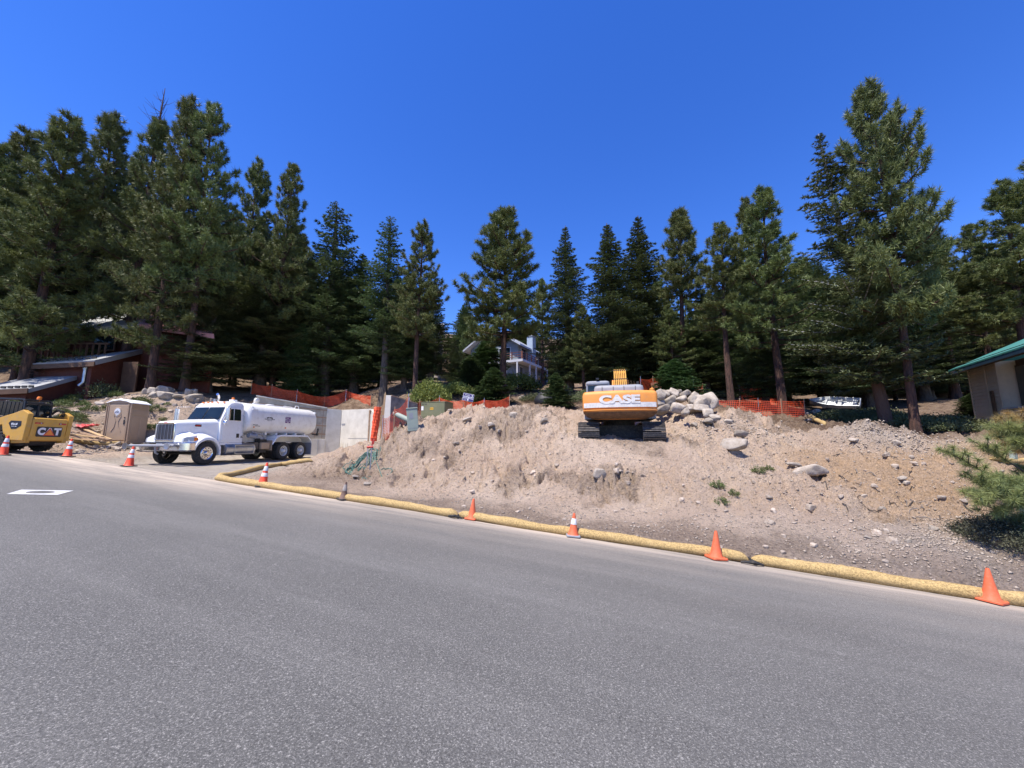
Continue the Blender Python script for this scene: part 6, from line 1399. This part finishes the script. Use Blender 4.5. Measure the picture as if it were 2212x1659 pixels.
for x0, x1, z0, z1 in ((1.7,2.5,-2.6,-.8),(4.9,6.0,-2.4,-1.0),(8.3,9.0,-2.3,-1.2),(2.2,3.6,.15,2.1),(6.6,8.2,.2,1.7),(8.6,9.6,.2,1.9)):
    b = MB(); b.box(x0-.1, x1+.1, 1.24, 1.298, z0-.1, z1+.1); f = b.build('window', M['trim'], HO); b = MB(); b.box(x0, (x0+x1)/2-.04, 1.22, 1.239, z0, z1); b.box((x0+x1)/2+.04, x1, 1.22, 1.239, z0, z1); b.build('pane', M['glass'], f)
for y0, y1, z0, z1 in ((2.6,3.4,.1,2.1),(3.8,4.4,.1,2.1),(5.6,6.6,.1,2.1),(3.2,4.4,-2.8,-.9),(6.0,7.2,-2.8,-.9),(7.4,8.6,.3,2.0)):
    b = MB(); b.box(1.14, 1.198, y0-.1, y1+.1, z0-.1, z1+.1); f = b.build('window', M['trim'], HO); b = MB(); b.box(1.12, 1.139, y0, y1, z0, z1); b.build('pane', M['glass'], f)
b = MB(); vs = [(1.17, 4.6, 2.5)]+[(1.17, 4.6+1.2*math.cos(a), 2.5+1.2*math.sin(a)) for a in np.linspace(0, PI, 13)]; vs2 = [(1.195, y, z) for _, y, z in vs]
b.loft([vs, vs2]); b.build('arched_window', M['glass'], HO)
# tan houses further off
M['tan'] = mat('tan_stucco', (.47,.40,.31), .8, 0, .05, 1); M['palewall'] = mat('pale_wall', (.62,.60,.57), .8, 0, .05, 1)
def far_house(u, v, t, w, d, h, rz, wm, lb, roofm='palewall'):
    p = W(u, v, t); z = gz(p.x, p.y); o = thing('far_house', lb, 'house', (p.x, p.y, z-.5), rz); b = MB(); b.box(-w/2, w/2, 0, d, 0, h); b.build('wall', M[wm], o)
    b = MB(); b.add([(-w/2-.5,-.6,h-.1),(w/2+.5,-.6,h-.1),(w/2+.5,d/2,h+1.8),(-w/2-.5,d/2,h+1.8),(-w/2-.5,d+.6,h-.1),(w/2+.5,d+.6,h-.1)], [(0,1,2,3),(3,2,5,4),(0,3,4),(1,5,2),(0,4,5,1)]); b.build('roof', M[roofm], o)
    for x in np.linspace(-w/2+1.5, w/2-1.5, 4):
        b = MB(); b.box(x-.6, x+.6, -.05, -.004, h-2.4, h-1.1); f = b.build('window', M['trim'], o); b = MB(); b.box(x-.5, x+.5, -.07, -.051, h-2.3, h-1.2); b.build('pane', M['glass'], f)
far_house(850, 830, 62, 14, 8, 8.5, .1, 'tan', 'tan house mostly hidden by the firs above the transformer box')
far_house(700, 840, 60, 10, 8, 5.5, -.2, 'tan', 'tan house behind the trees above the retaining wall')
far_house(1285, 850, 66, 12, 8, 3.2, .05, 'palewall', 'pale low house glimpsed behind the excavator cab')
0 and far_house(985, 840, 58, 5, 6, 4.6, .1, 'palewall', 'pale garage just left of the blue-grey house')
# ------------------------------------------------------------------ red cabin on the left
M['redwall'] = mat('dark_red_siding', (.115,.028,.016), .75, 0, .12, 2.5, dirt=.1)
M['metroof'] = mat('light_metal_roof', (.40,.41,.42), .45, .3, .06, 1.2, dirt=.1)
M['brownwood'] = mat('brown_wood', (.13,.07,.04), .8, 0, .15, 4)
M['redroof'] = mat('pinkish_red_roof', (.62,.28,.27), .6, 0, .1, 2)
o0 = W(110, 850, 25); CB = thing('red_cabin', 'dark red cabin with stepped pale metal roofs under the left pines', 'cabin', tuple(o0))
def Q(u, v, t): return W(u, v, t)-o0
def plate(name, a, b2, c, d, th, m, parent=CB):
    b = MB(); P = [Vector(q) for q in (a, b2, c, d)]; n = (P[1]-P[0]).cross(P[3]-P[0]).normalized()*th
    if n.z > 0: n = -n
    b.add(P+[q+n for q in P], [(0,1,2,3),(7,6,5,4),(0,4,5,1),(1,5,6,2),(2,6,7,3),(3,7,4,0)]); return b.build(name, m, parent)
r1 = plate('lower_roof', Q(-70,846,20.5), Q(60,840,20.8), Q(199,804,25.2), Q(84,806,26), .22, M['metroof'])
r2 = plate('upper_roof', Q(66,785,24.0), Q(204,778,23.4), Q(310,754,27.6), Q(86,776,30), .3, M['metroof'])
for rf_, (a, b2) in ((r1, (Q(-60,842,20.7), Q(62,838,21))), (r2, (Q(78,781,24.2), Q(200,775,23.7)))):
    b = MB()
    for k in range(9): q = a.lerp(b2, k/8)+Vector((0,.1,.06)); b.box(q.x-.12, q.x+.12, q.y-.03, q.y+.03, q.z-.02, q.z+.10)
    b.bar(a+Vector((0,.1,.12)), b2+Vector((0,.1,.12)), .04); b.build('snow_guard', M['darksteel'], rf_)
def wallq(name, a, b2, zt0, zt1, zbt, m, th=.2):
    b = MB(); a = Vector(a); b2 = Vector(b2); d = (b2-a); d.z = 0; d.normalize(); n = Vector((-d.y, d.x, 0))*th
    P = [(a.x,a.y,zbt),(b2.x,b2.y,zbt),(b2.x,b2.y,zt1),(a.x,a.y,zt0)]; b.add([Vector(q) for q in P]+[Vector(q)+n for q in P], [(3,2,1,0),(4,5,6,7),(0,1,5,4),(1,2,6,5),(2,3,7,6),(3,0,4,7)]); return b.build(name, m, CB)
a, b2 = Q(58,845,21.0), Q(198,807,25.2); wallq('wall', a, b2, a.z-.1, b2.z-.15, -2.5, M['redwall'])
a, b2 = Q(-70,850,20.8), Q(56,845,21.0); wallq('wall', a, b2, a.z-.1, b2.z-.1, -2.5, M['redwall'])
a, b2 = Q(200,786,23.8), Q(308,760,27.6); wallq('wall', a, b2, a.z-.1, b2.z-.1, -1.5, M['redwall'])
a, b2 = Q(70,790,24.6), Q(198,786,24.0); wallq('wall', a, b2, a.z-.1, b2.z-.1, -1.5, M['redwall'])
a, b2 = Q(306,700,27.8), Q(460,724,27.0); wallq('wall', a, b2, a.z, b2.z, -1, M['redwall'])
a, b2 = Q(70,716,27.5), Q(306,705,28.2); wallq('wall', a, b2, a.z, b2.z, -1, M['redwall'])
r3 = plate('main_roof', Q(60,716,26.8), Q(300,700,26.8), Q(290,668,32), Q(150,680,32), .3, M['metroof'])
r4 = plate('side_roof', Q(300,700,26.8), Q(462,722,26.2), Q(430,690,31), Q(290,668,32), .3, M['redroof'])
q = Q(150,745,26.6); b = MB(); b.box(q.x-3.2, q.x+3.3, q.y-.6, q.y-.5, q.z-.1, q.z+.0)
for k in range(16): b.box(q.x-3.2+.42*k, q.x-3.14+.42*k, q.y-.6, q.y-.5, q.z-1.1, q.z-.1)
b.box(q.x-3.2, q.x+3.3, q.y-.6, q.y+.2, q.z-1.3, q.z-1.101); b.build('balcony', M['brownwood'], CB)
for u in (118, 228):
    q = Q(u, 740, 27.2); b = MB(); b.box(q.x-.75, q.x+.75, q.y-.08, q.y-.02, q.z-.6, q.z+.5); f = b.build('window', M['brownwood'], CB); b = MB(); b.box(q.x-.68, q.x+.68, q.y-.11, q.y-.081, q.z-.53, q.z+.43); b.build('pane', M['glass'], f)
q = Q(288,812,25.8); b = MB(); b.box(q.x-.5, q.x+.5, q.y-.3, q.y-.2, q.z-1.6, q.z+.9); b.build('door', M['brownwood'], CB)
q = Q(182,815,23.7); b = MB(); b.tube([q+Vector((0,0,.55)), q+Vector((0,0,-.3)), q+Vector((-.15,-.1,-.55))], .09, 10); b.lathe([(.13,0),(.13,.12),(0,.16)], 'z', q+Vector((0,0,.5))); b.build('stove_pipe', M['alu'], CB, True)
q = Q(170,655,31); b = MB(); b.box(q.x-.9, q.x+.9, q.y, q.y+1.2, q.z-3, q.z+1.3); b.build('chimney', M['darksteel'], CB)
# fascia under the eaves
for a, b2 in ((Q(-70,850,20.45), Q(60,844,20.75)), (Q(66,793,23.95), Q(204,786,23.35))):
    b = MB(); b.bar(a, b2, .06, .28); b.build('fascia', M['brownwood'], CB)
# ------------------------------------------------------------------ tan cabin on the right
M['tansiding'] = mat('tan_siding', (.72,.58,.41), .75, 0, .06, 1.5, dirt=.15)
M['teal'] = mat('teal_metal_roof', (.09,.31,.27), .4, .2, .05, 1.5)
M['darkblue'] = mat('dark_blue_fascia', (.03,.07,.11), .5, 0, .1, 3)
c0 = W(2112, 915, 19.0); c1 = W(2222, 900, 15.6); d = Vector((c1.x-c0.x, c1.y-c0.y, 0)).normalized(); zt = W(2100, 791, 19).z
zc = gz(c0.x, c0.y)-.3; TC = thing('tan_cabin', 'tan clapboard cabin with teal metal roof at the right edge', 'cabin', (c0.x, c0.y, zc), math.atan2(d.y, d.x))
hh = zt-zc-.1   # local x along the visible wall toward camera, local +y into the building? 
ins_s = -1 if Vector((-d.y, d.x, 0)).x < 0 else 1   # building lies to +X world
iy = lambda y: y*ins_s
def cb(name, x0, x1, y0, y1, z0, z1, m, parent=None, bevel=0):
    b = MB(); ya, yb = sorted((iy(y0), iy(y1))); b.box(x0, x1, ya, yb, z0, z1); return b.build(name, m, parent or TC, bevel=bevel)
cb('wall', 0, 1.45, .02, 6, .5, hh, M['tansiding']); cb('wall', 1.451, 2.35, .02, 6, -.5, hh, M['tansiding']); cb('wall', 2.351, 9, .6, 6, -.5, hh, M['brownwood']); cb('wall', 2.351, 9, .02, .599, -.5, 1.0, M['tansiding'])
sdg = MB()
for k in range(int((hh+.4)/.16)):
    z = -.3+k*.16
    for x0, x1 in ((0.0, 1.45), (1.451, 2.35)):
        ya, yb = sorted((iy(-.012), iy(.018))); vs = [(x0,iy(-.03),z),(x1,iy(-.03),z),(x1,iy(.019),z),(x0,iy(.019),z),(x0,iy(.004),z+.155),(x1,iy(.004),z+.155),(x1,iy(.019),z+.155),(x0,iy(.019),z+.155)]
        if z+.155 < hh and not (x0 < 1 and z < .5): sdg.add(vs, [(0,1,2,3),(4,5,6,7),(0,1,5,4),(1,2,6,5),(2,3,7,6),(3,0,4,7)])
    vs = [(2.351,iy(-.03),z),(9,iy(-.03),z),(9,iy(.019),z),(2.351,iy(.019),z),(2.351,iy(.004),z+.155),(9,iy(.004),z+.155),(9,iy(.019),z+.155),(2.351,iy(.019),z+.155)]
    if z+.155 < 1.0: sdg.add(vs, [(0,1,2,3),(4,5,6,7),(0,1,5,4),(1,2,6,5),(2,3,7,6),(3,0,4,7)])
sdg.build('siding', M['tansiding'], TC)
for x in (-.06, 1.40, 2.36): cb('corner_board', x, x+.12, -.05, -.031, -.4 if x != 1.40 else .5, hh, M['tansiding'])
cb('corner_board', -.06, .35, -.034, .4, -.8, .499, M['tansiding'])
cb('window', 2.48, 4.6, .5, .595, 1.05, hh-.25, M['brownwood']); cb('pane', 2.56, 4.52, .47, .499, 1.12, hh-.32, M['glass']); cb('sill', 2.36, 9, -.10, .5, 1.001, 1.06, M['ltblue'])
cb('brace', 1.75, 1.95, -.09, -.036, .7, 1.9, M['rust'])
b = MB(); ya = -.55; yb = 3.4; z0 = hh+.02; z1 = hh+2.0
b.add([(-.5,iy(ya),z0),(9.6,iy(ya),z0),(9.6,iy(yb),z1),(1.2,iy(yb),z1),(-.5,iy(ya),z0+.06),(9.6,iy(ya),z0+.06),(9.6,iy(yb),z1+.06),(1.2,iy(yb),z1+.06)], [(0,1,2,3),(4,5,6,7),(0,1,5,4),(1,2,6,5),(2,3,7,6),(3,0,4,7)])
b.add([(-.5,iy(ya),z0),(-.5,iy(7),z0),(1.2,iy(yb),z1),(-.5,iy(ya),z0+.06),(-.5,iy(7),z0+.06),(1.2,iy(yb),z1+.06)], [(0,1,2),(3,5,4),(0,3,4,1),(1,4,5,2)])
rf = b.build('roof', M['teal'], TC)
cb('fascia', -.46, 9.6, -.54, -.50, hh-.16, hh+.0, M['darkblue'], rf); cb('soffit', -.46, 9.6, -.499, .0, hh-.06, hh-.02, M['brownwood'], rf)
b = MB()
for k in range(14): b.bar((-.5+.7*k, iy(ya+.3), z0+.22), (-.5+.7*(k+1), iy(ya+.3), z0+.22), .03); b.bar((-.5+.7*k, iy(ya+.3), z0+.08), (-.5+.7*k, iy(ya+.3), z0+.24), .03)
b.build('snow_guard', M['darksteel'], rf)
# green post by the sapling
p_, t = hit(2190, 1000); b = MB(); b.box(-.09, .09, -.06, .06, 0, .62); o = b.build('marker_post', M['ped'], None, bevel=.01); o.location = (p_.x, p_.y, p_.z-.05); o.rotation_euler = (0, .2, .3); tag(o, 'pale green utility marker leaning behind the pine sapling', 'marker post')
